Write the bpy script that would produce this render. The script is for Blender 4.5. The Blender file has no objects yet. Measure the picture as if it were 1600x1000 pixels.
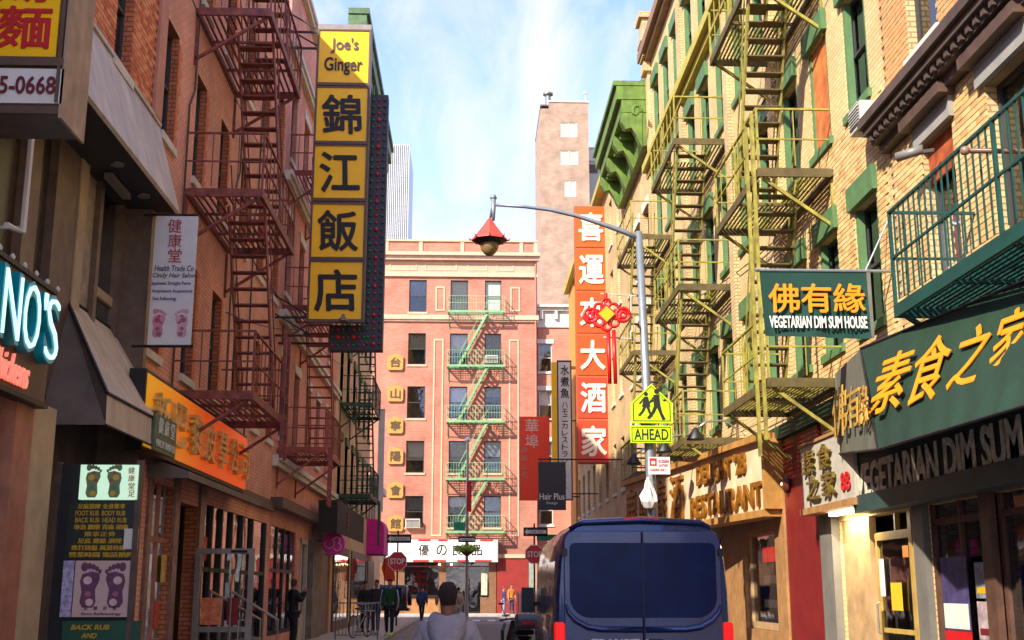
import bpy, math, random
from mathutils import Vector, Matrix
random.seed(7)
S = bpy.context.scene
COL = S.collection
R = math.radians
# ------------------------------------------------------------------ camera
FPX = 1866.0                       # focal length in photograph pixels (photo 1600 wide)
CAMZ = 1.6
HY, VX = 920.0, 735.0              # horizon row and street vanishing column in the photograph
pitch = math.atan((HY - 500) / FPX)
yaw = math.atan((800 - VX) * math.cos(pitch) / FPX)
FW = Vector((math.sin(yaw) * math.cos(pitch), math.cos(yaw) * math.cos(pitch), math.sin(pitch)))
RT = Vector((math.cos(yaw), -math.sin(yaw), 0))
UP = RT.cross(FW)
cd = bpy.data.cameras.new('camera'); cam = bpy.data.objects.new('camera', cd); COL.objects.link(cam)
cd.sensor_width = 36; cd.lens = FPX / 1600 * 36; cd.clip_start = .1; cd.clip_end = 6000
M3 = Matrix((RT, UP, -FW)).transposed()
cam.matrix_world = Matrix.Translation((0, 0, CAMZ)) @ M3.to_4x4()
S.camera = cam
# ------------------------------------------------------------------ world, sun, exposure
SUN_EL, SUN_AZ = R(36), (-.669, -.743)          # the sun stands behind the camera, a little to the left
sd = Vector(SUN_AZ).normalized()
SDIR = Vector((sd.x * math.cos(SUN_EL), sd.y * math.cos(SUN_EL), math.sin(SUN_EL)))
W = bpy.data.worlds.new("World"); S.world = W; W.use_nodes = True
nt = W.node_tree; N = nt.nodes; L = nt.links; N.clear()
def wn(t, **k):
    n = N.new(t)
    for a, v in k.items(): setattr(n, a, v)
    return n
sky = wn('ShaderNodeTexSky', sky_type='NISHITA', sun_disc=False)
sky.sun_elevation = SUN_EL; sky.sun_rotation = math.atan2(sd.x, sd.y)
sky.air_density = 1.0; sky.dust_density = .3; sky.ozone_density = 1.5
tc = wn('ShaderNodeTexCoord'); sep = wn('ShaderNodeSeparateXYZ'); L.new(tc.outputs['Generated'], sep.inputs[0])
az = wn('ShaderNodeMath', operation='ADD'); az.inputs[1].default_value = .22; L.new(sep.outputs[2], az.inputs[0])
zc = wn('ShaderNodeMath', operation='MAXIMUM'); zc.inputs[1].default_value = .1; L.new(az.outputs[0], zc.inputs[0])
dx = wn('ShaderNodeMath', operation='DIVIDE'); dy = wn('ShaderNodeMath', operation='DIVIDE')
L.new(sep.outputs[0], dx.inputs[0]); L.new(zc.outputs[0], dx.inputs[1]); L.new(sep.outputs[1], dy.inputs[0]); L.new(zc.outputs[0], dy.inputs[1])
cmb = wn('ShaderNodeCombineXYZ'); L.new(dx.outputs[0], cmb.inputs[0]); L.new(dy.outputs[0], cmb.inputs[1])
mp = wn('ShaderNodeMapping'); mp.inputs['Scale'].default_value = (3.0, 1.15, 1); mp.inputs['Rotation'].default_value = (0, 0, R(24)); mp.inputs['Location'].default_value = (3.1, 1.7, 0)
L.new(cmb.outputs[0], mp.inputs[0])
no = wn('ShaderNodeTexNoise'); no.inputs['Scale'].default_value = 2.1; no.inputs['Detail'].default_value = 9; no.inputs['Roughness'].default_value = .56; no.inputs['Distortion'].default_value = .5
L.new(mp.outputs[0], no.inputs['Vector'])
rmp = wn('ShaderNodeValToRGB'); rmp.color_ramp.elements[0].position = .4; rmp.color_ramp.elements[0].color = (.12, .12, .12, 1); rmp.color_ramp.elements[1].position = .64
rmp.color_ramp.elements[1].color = (1, 1, 1, 1)
L.new(no.outputs['Fac'], rmp.inputs[0])
# clouds gather towards the horizon
hz = wn('ShaderNodeMapRange'); hz.inputs['From Min'].default_value = .22; hz.inputs['From Max'].default_value = .5; hz.inputs['To Min'].default_value = .24; hz.inputs['To Max'].default_value = -.18
L.new(sep.outputs[2], hz.inputs['Value'])
ad = wn('ShaderNodeMath', operation='ADD', use_clamp=True); L.new(rmp.outputs[0], ad.inputs[0]); L.new(hz.outputs[0], ad.inputs[1])
mx = wn('ShaderNodeMix', data_type='RGBA'); L.new(ad.outputs[0], mx.inputs[0])
tn = wn('ShaderNodeMix', data_type='RGBA', blend_type='MULTIPLY'); tn.inputs[0].default_value = 1; L.new(sky.outputs[0], tn.inputs[6]); tn.inputs[7].default_value = (.54, .51, .74, 1)
L.new(tn.outputs[2], mx.inputs[6]); mx.inputs[7].default_value = (1.42, 1.46, 1.56, 1)
bg = wn('ShaderNodeBackground'); bg.inputs[1].default_value = .15; L.new(mx.outputs[2], bg.inputs[0])
wo = wn('ShaderNodeOutputWorld'); L.new(bg.outputs[0], wo.inputs[0])
sl = bpy.data.lights.new('sun', 'SUN'); sl.energy = 2.0; sl.angle = R(1); sl.color = (1, .91, .77)
so = bpy.data.objects.new('sun', sl); COL.objects.link(so); so.rotation_euler = SDIR.to_track_quat('Z', 'Y').to_euler(); so.location = (0, -20, 60)
V = S.view_settings; V.view_transform = 'Standard'; V.look = 'None'; V.gamma = 1; V.exposure = 2.3; V.use_curve_mapping = False
S.cycles.max_bounces = 6; S.cycles.diffuse_bounces = 4; S.cycles.transparent_max_bounces = 8

# ------------------------------------------------------------------ pixel -> world on a stated plane
def ray(px, py):
    return FW + RT * ((px - 800) / FPX) + UP * ((500 - py) / FPX)
def onX(px, py, X):
    d = ray(px, py); t = X / d.x; return (d.y * t, CAMZ + d.z * t)
def onY(px, py, Y):
    d = ray(px, py); t = Y / d.y; return (d.x * t, CAMZ + d.z * t)
XL, XR = -4.8, 5.6                  # the two facade planes of the street

# ------------------------------------------------------------------ materials
def lin(h):
    if isinstance(h, str):
        h = h.lstrip('#'); c = [int(h[i:i + 2], 16) / 255 for i in (0, 2, 4)]
        return tuple((x / 12.92 if x <= .04045 else ((x + .055) / 1.055) ** 2.4) for x in c)
    return tuple(h)
MATS = {}
def mat(name, col, rough=.75, var=.18, sc=3.0, bump=.0, metal=0, streak=0, col2=None, spec=.5, fine=0):
    if name in MATS: return MATS[name]
    m = bpy.data.materials.new(name); MATS[name] = m; m.use_nodes = True
    t = m.node_tree; n = t.nodes; l = t.links; b = n['Principled BSDF']
    c = lin(col); b.inputs['Roughness'].default_value = rough; b.inputs['Metallic'].default_value = metal
    b.inputs['Specular IOR Level'].default_value = spec
    tc = n.new('ShaderNodeTexCoord'); nz = n.new('ShaderNodeTexNoise'); nz.inputs['Scale'].default_value = sc; nz.inputs['Detail'].default_value = 6; nz.inputs['Roughness'].default_value = .62
    l.new(tc.outputs['Object'], nz.inputs['Vector'])
    rp = n.new('ShaderNodeValToRGB'); rp.color_ramp.elements[0].position = .3; rp.color_ramp.elements[1].position = .7
    c2 = lin(col2) if col2 else tuple(x * (1 - var * 1.5) for x in c)
    rp.color_ramp.elements[0].color = (*c2, 1); rp.color_ramp.elements[1].color = (*tuple(min(1, x * (1 + var * .5)) for x in c), 1)
    l.new(nz.outputs['Fac'], rp.inputs[0]); out = rp.outputs[0]
    if streak:
        mpn = n.new('ShaderNodeMapping'); mpn.inputs['Scale'].default_value = (4, 4, .35); l.new(tc.outputs['Object'], mpn.inputs[0])
        n2 = n.new('ShaderNodeTexNoise'); n2.inputs['Scale'].default_value = 1.6; n2.inputs['Detail'].default_value = 5; l.new(mpn.outputs[0], n2.inputs['Vector'])
        r2 = n.new('ShaderNodeMapRange'); r2.inputs['From Min'].default_value = .42; r2.inputs['From Max'].default_value = .68; r2.inputs['To Min'].default_value = 0; r2.inputs['To Max'].default_value = streak
        l.new(n2.outputs['Fac'], r2.inputs['Value'])
        mm = n.new('ShaderNodeMix'); mm.data_type = 'RGBA'; mm.inputs[7].default_value = (*tuple(x * .42 for x in c), 1)
        l.new(r2.outputs[0], mm.inputs[0]); l.new(out, mm.inputs[6]); out = mm.outputs[2]
    l.new(out, b.inputs['Base Color'])
    if bump:
        n3 = n.new('ShaderNodeTexNoise'); n3.inputs['Scale'].default_value = fine or sc * 9; n3.inputs['Detail'].default_value = 4; l.new(tc.outputs['Object'], n3.inputs['Vector'])
        bp = n.new('ShaderNodeBump'); bp.inputs['Strength'].default_value = bump; bp.inputs['Distance'].default_value = .02
        l.new(n3.outputs['Fac'], bp.inputs['Height']); l.new(bp.outputs[0], b.inputs['Normal'])
    return m
def brickmat(name, c1, c2, mortar, w=.215, h=.075, var=.36, mort=.012, paint=0):
    """brick courses read from the object's own x (along the wall) and z"""
    if name in MATS: return MATS[name]
    m = bpy.data.materials.new(name); MATS[name] = m; m.use_nodes = True
    t = m.node_tree; n = t.nodes; l = t.links; b = n['Principled BSDF']; b.inputs['Roughness'].default_value = .88
    tc = n.new('ShaderNodeTexCoord'); sp = n.new('ShaderNodeSeparateXYZ'); l.new(tc.outputs['Object'], sp.inputs[0])
    a = n.new('ShaderNodeMath'); a.operation = 'ADD'; l.new(sp.outputs[0], a.inputs[0]); l.new(sp.outputs[1], a.inputs[1])
    cb = n.new('ShaderNodeCombineXYZ'); l.new(a.outputs[0], cb.inputs[0]); l.new(sp.outputs[2], cb.inputs[1])
    bt = n.new('ShaderNodeTexBrick'); l.new(cb.outputs[0], bt.inputs['Vector']); bt.inputs['Scale'].default_value = 1
    bt.inputs['Brick Width'].default_value = w; bt.inputs['Row Height'].default_value = h; bt.inputs['Mortar Size'].default_value = mort; bt.inputs['Mortar Smooth'].default_value = .3
    bt.inputs['Color1'].default_value = (*lin(c1), 1); bt.inputs['Color2'].default_value = (*lin(c2), 1); bt.inputs['Mortar'].default_value = (*lin(mortar), 1)
    nz = n.new('ShaderNodeTexNoise'); nz.inputs['Scale'].default_value = .6; nz.inputs['Detail'].default_value = 10; nz.inputs['Roughness'].default_value = .65; l.new(tc.outputs['Object'], nz.inputs['Vector'])
    mr = n.new('ShaderNodeMapRange'); mr.inputs['From Min'].default_value = .3; mr.inputs['From Max'].default_value = .7; mr.inputs['To Min'].default_value = 1 - var; mr.inputs['To Max'].default_value = 1 + var * .5
    l.new(nz.outputs['Fac'], mr.inputs['Value'])
    vm = n.new('ShaderNodeVectorMath'); vm.operation = 'SCALE'; l.new(bt.outputs['Color'], vm.inputs[0]); l.new(mr.outputs[0], vm.inputs['Scale'])
    l.new(vm.outputs[0], b.inputs['Base Color'])
    bp = n.new('ShaderNodeBump'); bp.inputs['Strength'].default_value = .6 if not paint else .3; bp.inputs['Distance'].default_value = .01; bp.invert = True
    l.new(bt.outputs['Fac'], bp.inputs['Height']); l.new(bp.outputs[0], b.inputs['Normal'])
    return m
def emis(name, col, st, base=None):
    if name in MATS: return MATS[name]
    m = bpy.data.materials.new(name); MATS[name] = m; m.use_nodes = True; b = m.node_tree.nodes['Principled BSDF']
    b.inputs['Base Color'].default_value = (*lin(base or col), 1); b.inputs['Emission Color'].default_value = (*lin(col), 1); b.inputs['Emission Strength'].default_value = st; b.inputs['Roughness'].default_value = .4
    return m
def glass(name, tint=(.75, .8, .8), k=.35, rough=.03):
    """window glass: see-through with a mirror share that grows at grazing angles"""
    if name in MATS: return MATS[name]
    m = bpy.data.materials.new(name); MATS[name] = m; m.use_nodes = True; t = m.node_tree; n = t.nodes; l = t.links; n.clear()
    tr = n.new('ShaderNodeBsdfTransparent'); tr.inputs[0].default_value = (*tint, 1)
    gl = n.new('ShaderNodeBsdfGlossy'); gl.inputs['Roughness'].default_value = rough; gl.inputs[0].default_value = (.9, .93, .95, 1)
    fr = n.new('ShaderNodeFresnel'); fr.inputs[0].default_value = 1.5
    tcn = n.new('ShaderNodeTexCoord'); nz = n.new('ShaderNodeTexNoise'); nz.inputs['Scale'].default_value = 1.3; l.new(tcn.outputs['Object'], nz.inputs['Vector'])
    bp = n.new('ShaderNodeBump'); bp.inputs['Strength'].default_value = .12; bp.inputs['Distance'].default_value = .05; l.new(nz.outputs['Fac'], bp.inputs['Height']); l.new(bp.outputs[0], gl.inputs['Normal'])
    ml = n.new('ShaderNodeMath'); ml.operation = 'MULTIPLY_ADD'; ml.inputs[1].default_value = 1 - k; ml.inputs[2].default_value = k * .6; ml.use_clamp = True; l.new(fr.outputs[0], ml.inputs[0])
    mi = n.new('ShaderNodeMixShader'); l.new(ml.outputs[0], mi.inputs[0]); l.new(tr.outputs[0], mi.inputs[1]); l.new(gl.outputs[0], mi.inputs[2])
    o = n.new('ShaderNodeOutputMaterial'); l.new(mi.outputs[0], o.inputs[0]); return m

# ------------------------------------------------------------------ mesh builder
class MB:
    def __init__(s): s.v = []; s.f = []; s.sm = False
    def quad(s, *p):
        i = len(s.v); s.v += [tuple(q) for q in p]; s.f.append(tuple(range(i, i + len(p)))); return s
    def box(s, x0, x1, y0, y1, z0, z1):
        i = len(s.v)
        s.v += [(x0, y0, z0), (x1, y0, z0), (x1, y1, z0), (x0, y1, z0), (x0, y0, z1), (x1, y0, z1), (x1, y1, z1), (x0, y1, z1)]
        for f in ((0, 3, 2, 1), (4, 5, 6, 7), (0, 1, 5, 4), (1, 2, 6, 5), (2, 3, 7, 6), (3, 0, 4, 7)): s.f.append(tuple(i + k for k in f))
        return s
    def bar(s, p, q, w, h=None, up=(0, 0, 1)):
        """a box section of w by h from p to q"""
        p = Vector(p); q = Vector(q); h = h or w; d = (q - p).normalized(); u = Vector(up)
        if abs(d.dot(u)) > .98: u = Vector((0, 1, 0))
        a = d.cross(u).normalized() * (w / 2); b = a.cross(d).normalized() * (h / 2); i = len(s.v)
        for c in (p, q):
            for k in ((-1, -1), (1, -1), (1, 1), (-1, 1)): s.v.append(tuple(c + a * k[0] + b * k[1]))
        for f in ((0, 1, 2, 3), (7, 6, 5, 4), (0, 4, 5, 1), (1, 5, 6, 2), (2, 6, 7, 3), (3, 7, 4, 0)): s.f.append(tuple(i + k for k in f))
        return s
    def tube(s, pts, r, n=8, cap=True):
        """a tube through pts; r a number or one per point"""
        pts = [Vector(p) for p in pts]; rr = r if isinstance(r, (list, tuple)) else [r] * len(pts); base = len(s.v); ref = None
        for k, p in enumerate(pts):
            d = (pts[min(k + 1, len(pts) - 1)] - pts[max(k - 1, 0)]).normalized()
            if ref is None: ref = Vector((0, 0, 1)) if abs(d.z) < .9 else Vector((1, 0, 0))
            a = d.cross(ref).normalized(); b = a.cross(d).normalized(); ref = b
            for j in range(n):
                t = 2 * math.pi * j / n; s.v.append(tuple(p + (a * math.cos(t) + b * math.sin(t)) * rr[k]))
        for k in range(len(pts) - 1):
            for j in range(n):
                a = base + k * n + j; b = base + k * n + (j + 1) % n; s.f.append((a, a + n, b + n, b))
        if cap: s.f.append(tuple(base + j for j in range(n))); s.f.append(tuple(base + (len(pts) - 1) * n + j for j in reversed(range(n))))
        return s
    def lathe(s, prof, c=(0, 0, 0), n=20, sx=1, sy=1):
        base = len(s.v)
        for (r, z) in prof:
            for j in range(n):
                t = 2 * math.pi * j / n; s.v.append((c[0] + r * math.cos(t) * sx, c[1] + r * math.sin(t) * sy, c[2] + z))
        for k in range(len(prof) - 1):
            for j in range(n):
                a = base + k * n + j; b = base + k * n + (j + 1) % n; s.f.append((a, b, b + n, a + n))
        s.f.append(tuple(base + j for j in reversed(range(n)))); s.f.append(tuple(base + (len(prof) - 1) * n + j for j in range(n)))
        return s
    def prism(s, poly, y0, y1):
        """outline poly [(x,z)] pushed from y0 to y1"""
        n = len(poly); i = len(s.v); s.v += [(x, y0, z) for x, z in poly] + [(x, y1, z) for x, z in poly]
        s.f.append(tuple(i + k for k in range(n))); s.f.append(tuple(i + n + k for k in reversed(range(n))))
        for k in range(n): s.f.append((i + k, i + n + k, i + n + (k + 1) % n, i + (k + 1) % n))
        return s
    def prismx(s, poly, x0, x1):
        """outline poly [(y,z)] pushed from x0 to x1"""
        n = len(poly); i = len(s.v); s.v += [(x0, y, z) for y, z in poly] + [(x1, y, z) for y, z in poly]
        s.f.append(tuple(i + k for k in range(n))); s.f.append(tuple(i + n + k for k in reversed(range(n))))
        for k in range(n): s.f.append((i + k, i + n + k, i + n + (k + 1) % n, i + (k + 1) % n))
        return s
    def mesh(s, name, m, smooth=False):
        me = bpy.data.meshes.new(name); me.from_pydata(s.v, [], s.f)
        if m: me.materials.append(m)
        me.update()
        if smooth or s.sm:
            for p in me.polygons: p.use_smooth = True
        import bmesh as _b
        bm = _b.new(); bm.from_mesh(me); _b.ops.recalc_face_normals(bm, faces=bm.faces); bm.to_mesh(me); bm.free()
        return me
def sheet(v, f, name, m):
    me = bpy.data.meshes.new(name); me.from_pydata(v, [], f); me.materials.append(m); me.update(); return me

def link(name, data, parent=None, loc=(0, 0, 0), rz=0):
    o = bpy.data.objects.new(name, data); COL.objects.link(o); o.location = loc; o.rotation_euler = (0, 0, rz)
    if parent: o.parent = parent
    return o
def thing(name, label, cat, loc=(0, 0, 0), rz=0, group=None):
    return tag(link(name, None, None, loc, rz), label, cat, group)
def tag(o, label, cat, group=None):
    o['label'] = label; o['category'] = cat
    if group: o['group'] = group
    return o
def P(name, mb, m, parent, smooth=False, world=False, loc=(0, 0, 0), rz=0, label=None, kind=None):
    """a part: one mesh object under its parent; world=True when mb was written in world coordinates"""
    if world:
        r = parent; off = Vector((0, 0, 0))
        while r: off += r.location; r = r.parent
        mb.v = [tuple(Vector(q) - off) for q in mb.v]
    o = link(name, mb.mesh(name, m, smooth), parent, loc, rz)
    if label: o['label'] = label
    if kind: o['kind'] = kind
    return o
def bevel(o, w=.01, seg=2, ang=35):
    b = o.modifiers.new('b', 'BEVEL'); b.width = w; b.segments = seg; b.limit_method = 'ANGLE'; b.angle_limit = R(ang); return o

# ------------------------------------------------------------------ lettering
def glyph(s, m, w, h, ext=.01, bold=0, fit='both', shear=0, name='lettering', res=3):
    """text as a mesh facing -Y, centred on its origin, scaled to w by h"""
    c = bpy.data.curves.new(name, 'FONT'); c.body = s; c.extrude = .01; cjk = any(ord(q) > 9999 for q in s); c.offset = 0 if cjk else bold * .8; c.resolution_u = res; c.shear = shear; c.align_x = 'CENTER'; c.space_line = 1.0
    o = bpy.data.objects.new('tmp', c); me = bpy.data.meshes.new_from_object(o); bpy.data.objects.remove(o); me.name = name
    xs = [v.co.x for v in me.vertices]; ys = [v.co.y for v in me.vertices]
    x0, x1, y0, y1 = min(xs), max(xs), min(ys), max(ys); kx = w / (x1 - x0); ky = h / (y1 - y0)
    if fit == 'min': kx = ky = min(kx, ky)
    for v in me.vertices:
        x = (v.co.x - (x0 + x1) / 2) * kx; z = (v.co.y - (y0 + y1) / 2) * ky; v.co = (x, -v.co.z / .01 * ext / 2, z)
    if cjk and bold:                       # a heavier brush: the same strokes laid again a little to each side
        vs = [tuple(v.co) for v in me.vertices]; fs = [tuple(p.vertices) for p in me.polygons]; n = len(vs); V_, F_ = list(vs), list(fs)
        for q, (a, b) in enumerate(((1, 0), (-1, 0), (0, 1), (0, -1), (.7, .7), (-.7, -.7))):
            d = bold * .55 * h; V_ += [(x + a * d * w / h, y + .0006 * (q + 1), z + b * d) for x, y, z in vs]; F_ += [tuple(i + n * (q + 1) for i in f) for f in fs]
        me = bpy.data.meshes.new(name); me.from_pydata(V_, [], F_)
    me.materials.clear(); me.materials.append(m); me.update(); return me
def T(s, m, w, h, parent, loc, rz=0, name='lettering', **k):
    return link(name, glyph(s, m, w, h, name=name, **k), parent, loc, rz)

# ------------------------------------------------------------------ facades (local frame: x along the wall, z up, street on the -y side)
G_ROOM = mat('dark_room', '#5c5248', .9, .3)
G_GLASS = glass('window_glass', (.78, .8, .8), .12)
BL = [mat('blind_cream', '#cfc6b0', .8, .08), mat('blind_white', '#dedcd4', .8, .06), mat('curtain_tan', '#a89a80', .9, .2, 8), mat('curtain_grey', '#84867f', .9, .2, 8)]
WIN = {}
def window(parent, cx, z0, w, h, fm, sm, y=.12, sill=True, lint=None, blind=None, lm=None, grp=None, jamb=None):
    """one sash window: window > pane, blind, sill, lintel"""
    k = (round(w, 2), round(h, 2), fm.name)
    if k not in WIN:
        f = MB(); t = .055
        f.box(-w / 2, -w / 2 + t, 0, .07, 0, h).box(w / 2 - t, w / 2, 0, .07, 0, h).box(-w / 2 + t, w / 2 - t, .002, .068, h - t, h).box(-w / 2 + t, w / 2 - t, .002, .068, 0, t * 1.2)
        f.box(-w / 2 + t, w / 2 - t, -.012, .05, h * .5 - .025, h * .5 + .025)
        a = MB().quad((-w / 2 + t, .03, t), (w / 2 - t, .03, t), (w / 2 - t, .03, h / 2 - .02), (-w / 2 + t, .03, h / 2 - .02))
        b = MB().quad((-w / 2 + t, .045, h / 2 + .02), (w / 2 - t, .045, h / 2 + .02), (w / 2 - t, .045, h - t), (-w / 2 + t, .045, h - t))
        WIN[k] = (f.mesh('window', fm), a.mesh('pane', G_GLASS), b.mesh('pane', G_GLASS))
    f, a, b = WIN[k]
    wo = link('window', f, parent, (cx, y, z0))
    link('pane', a, wo); link('pane', b, wo)
    if blind is None: blind = random.choice((0, 0, .3, .45, .5, .7, .95))
    if blind:
        bb = MB().box(-w / 2 + .03, w / 2 - .03, .13, .14, h * (1 - blind), h - .03)
        link('blind', bb.mesh('blind', random.choice(BL)), wo)
    if sill: link('sill', MB().box(-w / 2 - .08, w / 2 + .08, -y - .06, .0, -.13, -.003).mesh('sill', sm), wo)
    if lint: link('lintel', MB().box(-w / 2 - lint[1], w / 2 + lint[1], -y - lint[2], -y + .05, h + .003, h + lint[0]).mesh('lintel', lm or sm), wo)
    if jamb:
        jb = MB().box(-w / 2 - .002, -w / 2 + .09, -y + .015, -.003, 0, h - .003).box(w / 2 - .09, w / 2 + .002, -y + .015, -.003, 0, h - .003)
        link('jamb', jb.mesh('jamb', jamb), wo)
    return wo
def facade(parent, u0, u1, z0, z1, holes, m, depth=.22, y=0, name='wall', rm=None):
    """wall sheet at y with real openings and their reveals"""
    us = sorted({u0, u1, *[h[0] for h in holes], *[h[1] for h in holes]}); zs = sorted({z0, z1, *[h[2] for h in holes], *[h[3] for h in holes]})
    us = [u for u in us if u0 <= u <= u1]; zs = [z for z in zs if z0 <= z <= z1]; mb = MB()
    for i in range(len(us) - 1):
        for j in range(len(zs) - 1):
            cu = (us[i] + us[i + 1]) / 2; cz = (zs[j] + zs[j + 1]) / 2
            if any(h[0] < cu < h[1] and h[2] < cz < h[3] for h in holes): continue
            mb.quad((us[i], y, zs[j]), (us[i + 1], y, zs[j]), (us[i + 1], y, zs[j + 1]), (us[i], y, zs[j + 1]))
    me = sheet(mb.v, mb.f, name, m); o = link(name, me, parent)
    for (a, b, c, d) in holes:
        rv = MB().quad((a, y, c), (a, y + depth, c), (a, y + depth, d), (a, y, d)).quad((b, y + depth, c), (b, y, c), (b, y, d), (b, y + depth, d))
        rv.quad((a, y, d), (a, y + depth, d), (b, y + depth, d), (b, y, d)).quad((a, y + depth, c), (a, y, c), (b, y, c), (b, y + depth, c))
        link('reveal', sheet(rv.v, rv.f, 'reveal', rm or m), parent)
    return o
def shell(parent, u0, u1, y0, y1, z0, z1, m, room=.75, roofm=None):
    """the rest of the building behind its facade: ends, back, roof, and the dark rooms behind the windows"""
    mb = MB()
    mb.quad((u0, y0, z0), (u0, y1, z0), (u0, y1, z1), (u0, y0, z1)).quad((u1, y0, z0), (u1, y1, z0), (u1, y1, z1), (u1, y0, z1)).quad((u0, y1, z0), (u1, y1, z0), (u1, y1, z1), (u0, y1, z1))
    link('side_wall', sheet(mb.v, mb.f, 'side_wall', m), parent)
    P('roof', MB().box(u0 + .01, u1 - .01, y0 + .01, y1 - .01, z1 - .35, z1 - .05), roofm or G_ROOM, parent)
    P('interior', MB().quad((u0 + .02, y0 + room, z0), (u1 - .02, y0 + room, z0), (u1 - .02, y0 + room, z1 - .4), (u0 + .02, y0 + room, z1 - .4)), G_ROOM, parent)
def bricks(parent, u0, u1, z0, z1, holes, mats, best, w=.203, h=.062, g=.012, out=.014, cap=300, y=0):
    """real bricks laid proud of the wall: those nearest to best=(u,z) are single parts, the rest one joined part"""
    protos = []
    for k in range(3):
        for m in mats:
            b = MB().box(-w / 2, w / 2, -out - .002 * k, .004, -h / 2, h / 2); protos.append(b.mesh('brick', m))
    half = [MB().box(-w / 4 + .003, w / 4 - .003, -out, .004, -h / 2, h / 2).mesh('brick', m) for m in mats]
    cells = []; r = 0; z = z0 + h / 2
    while z + h / 2 <= z1 + 1e-6:
        u = u0 + w / 2 + (r % 2) * (w + g) / 2
        while u + w / 2 <= u1 + 1e-6:
            a, b = u - w / 2, u + w / 2; ov = [q for q in holes if q[2] < z < q[3] and a < q[1] and b > q[0]]
            if not ov: cells.append((u, z, w))
            else:
                q = ov[0]
                if a < q[0] - .05: cells.append(((a + q[0]) / 2, z, q[0] - a - .004))
                if b > q[1] + .05: cells.append(((b + q[1]) / 2, z, b - q[1] - .004))
            u += w + g
        z += h + g; r += 1
    cells.sort(key=lambda c: (c[0] - best[0]) ** 2 + (c[1] - best[1]) ** 2)
    full = [c for c in cells if abs(c[2] - w) < 1e-6]; single = set(full[:cap])
    for c in full[:cap]: link('brick', random.choice(protos), parent, (c[0], y, c[1]))
    js = [MB() for _ in mats]
    for c in cells:
        if c in single: continue
        js[random.randrange(len(mats))].box(c[0] - c[2] / 2, c[0] + c[2] / 2, y - out - random.random() * .004, y + .004, c[1] - h / 2, c[1] + h / 2)
    for j, m in zip(js, mats):
        if j.f:
            me = bpy.data.meshes.new('brick_courses'); me.from_pydata(j.v, [], j.f); me.materials.append(m); o = link('brick_courses', me, parent); o['kind'] = 'stuff'
def place(side, Y, other=0):
    """root location and turn for a facade-local frame: left walls face +X, right walls face -X"""
    return ((XL if side == 'L' else XR) , Y, 0), (R(90) if side == 'L' else R(-90))
# ================================================================== GROUND
asph = mat('asphalt', '#857f78', .92, .25, 1.2, .5, fine=60); conc = mat('pavement_concrete', '#bcb0a0', .9, .2, 1.5, .3, fine=40)
kerbm = mat('kerb_stone', '#a7a29a', .85, .15, 2, .2); whitep = mat('road_paint', '#d9d4c8', .8, .3, 6)
def st(name, mb, m, world=True):
    o = link(name, mb.mesh(name, m)); o['kind'] = 'structure'; return o
st('ground', MB().quad((-900, -900, -.05), (900, -900, -.05), (900, 2500, -.05), (-900, 2500, -.05)), mat('ground_earth', '#a09a90', .95))
st('road', MB().quad((-2.6, -40, -.004), (3.3, -40, -.004), (3.3, 66.5, -.004), (-2.6, 66.5, -.004)), asph)
st('cross_road', MB().quad((-40, 66.5, -.002), (40, 66.5, -.002), (40, 74.2 - 1.4, -.002), (-40, 74.2 - 1.4, -.002)), asph)
def pave(name, x0, x1, y0, y1, nx, ny):
    """pavement: a bed with its concrete slabs laid one by one, joints left open"""
    b = st(name, MB().box(x0, x1, y0, y1, -.04, .128), mat('joint_dirt', '#5b554e', .95))
    w = (x1 - x0) / nx; d = (y1 - y0) / ny; me = MB().box(.006, w - .006, .006, d - .006, 0, .012).mesh('slab', conc)
    for i in range(nx):
        for j in range(ny): link('slab', me, b, (x0 + i * w, y0 + j * d, .128 + random.random() * .003))
pave('left_pavement', XL, -2.75, -10, 65, 2, 50); pave('right_pavement', 3.45, XR, -10, 65, 2, 50); pave('far_pavement', -14, 14, 73, 75, 20, 1)
for nm, a, b in (('left_kerb', -2.75, -2.6), ('right_kerb', 3.3, 3.45)): bevel(st(nm, MB().box(a, b, -10, 65.2, -.05, .138), kerbm), .02)
bevel(st('far_kerb', MB().box(-30, 30, 72.82, 73, -.05, .138), kerbm), .02)
cw = MB()
for k in range(7): cw.quad((-2.3 + k * .8, 62, .002), (-1.9 + k * .8, 62, .002), (-1.9 + k * .8, 65.2, .002), (-2.3 + k * .8, 65.2, .002))
st('crosswalk_marking', cw, whitep)
st('stop_line_marking', MB().quad((-2.5, 58.5, .002), (3.2, 58.5, .002), (3.2, 58.9, .002), (-2.5, 58.9, .002)), whitep)
o = link('manhole_cover', MB().lathe([(.34, 0), (.34, .008), (.3, .012), (.02, .012)], n=24).mesh('manhole_cover', mat('iron_cover', '#3c3a38', .6)), None, (-.9, 33, -.002)); tag(o, 'round iron manhole cover in the road left of the walking man', 'manhole cover')

# ================================================================== BUILDING MATERIALS
orange = [mat('brick_orange_a', '#dc8250', .85, .2, 9), mat('brick_orange_b', '#c86c3e', .85, .2, 9), mat('brick_orange_c', '#e8965e', .85, .2, 9)]
tanb = [mat('brick_tan_a', '#d0ac70', .85, .15, 9), mat('brick_tan_b', '#c29c64', .85, .2, 9), mat('brick_tan_c', '#dab87e', .85, .15, 9)]
mort_d = mat('mortar_dark', '#8a5a40', .95); mort_t = mat('mortar_tan', '#967a58', .95)
salmon = brickmat('salmon_painted_brick', '#efab8e', '#e6a084', '#d08e72')
redbrick = brickmat('red_brick', '#e89c84', '#dc886e', '#cc9886'); orangebrick = brickmat('orange_brick', '#d07648', '#bc6238', '#7e5440')
peach = mat('peach_stone_wall', '#dcbc92', .85, .2, 1.2, .3, streak=.4); yelw = mat('yellow_painted_wall', '#dfae4e', .8, .12, .8, .2, streak=.2)
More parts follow.
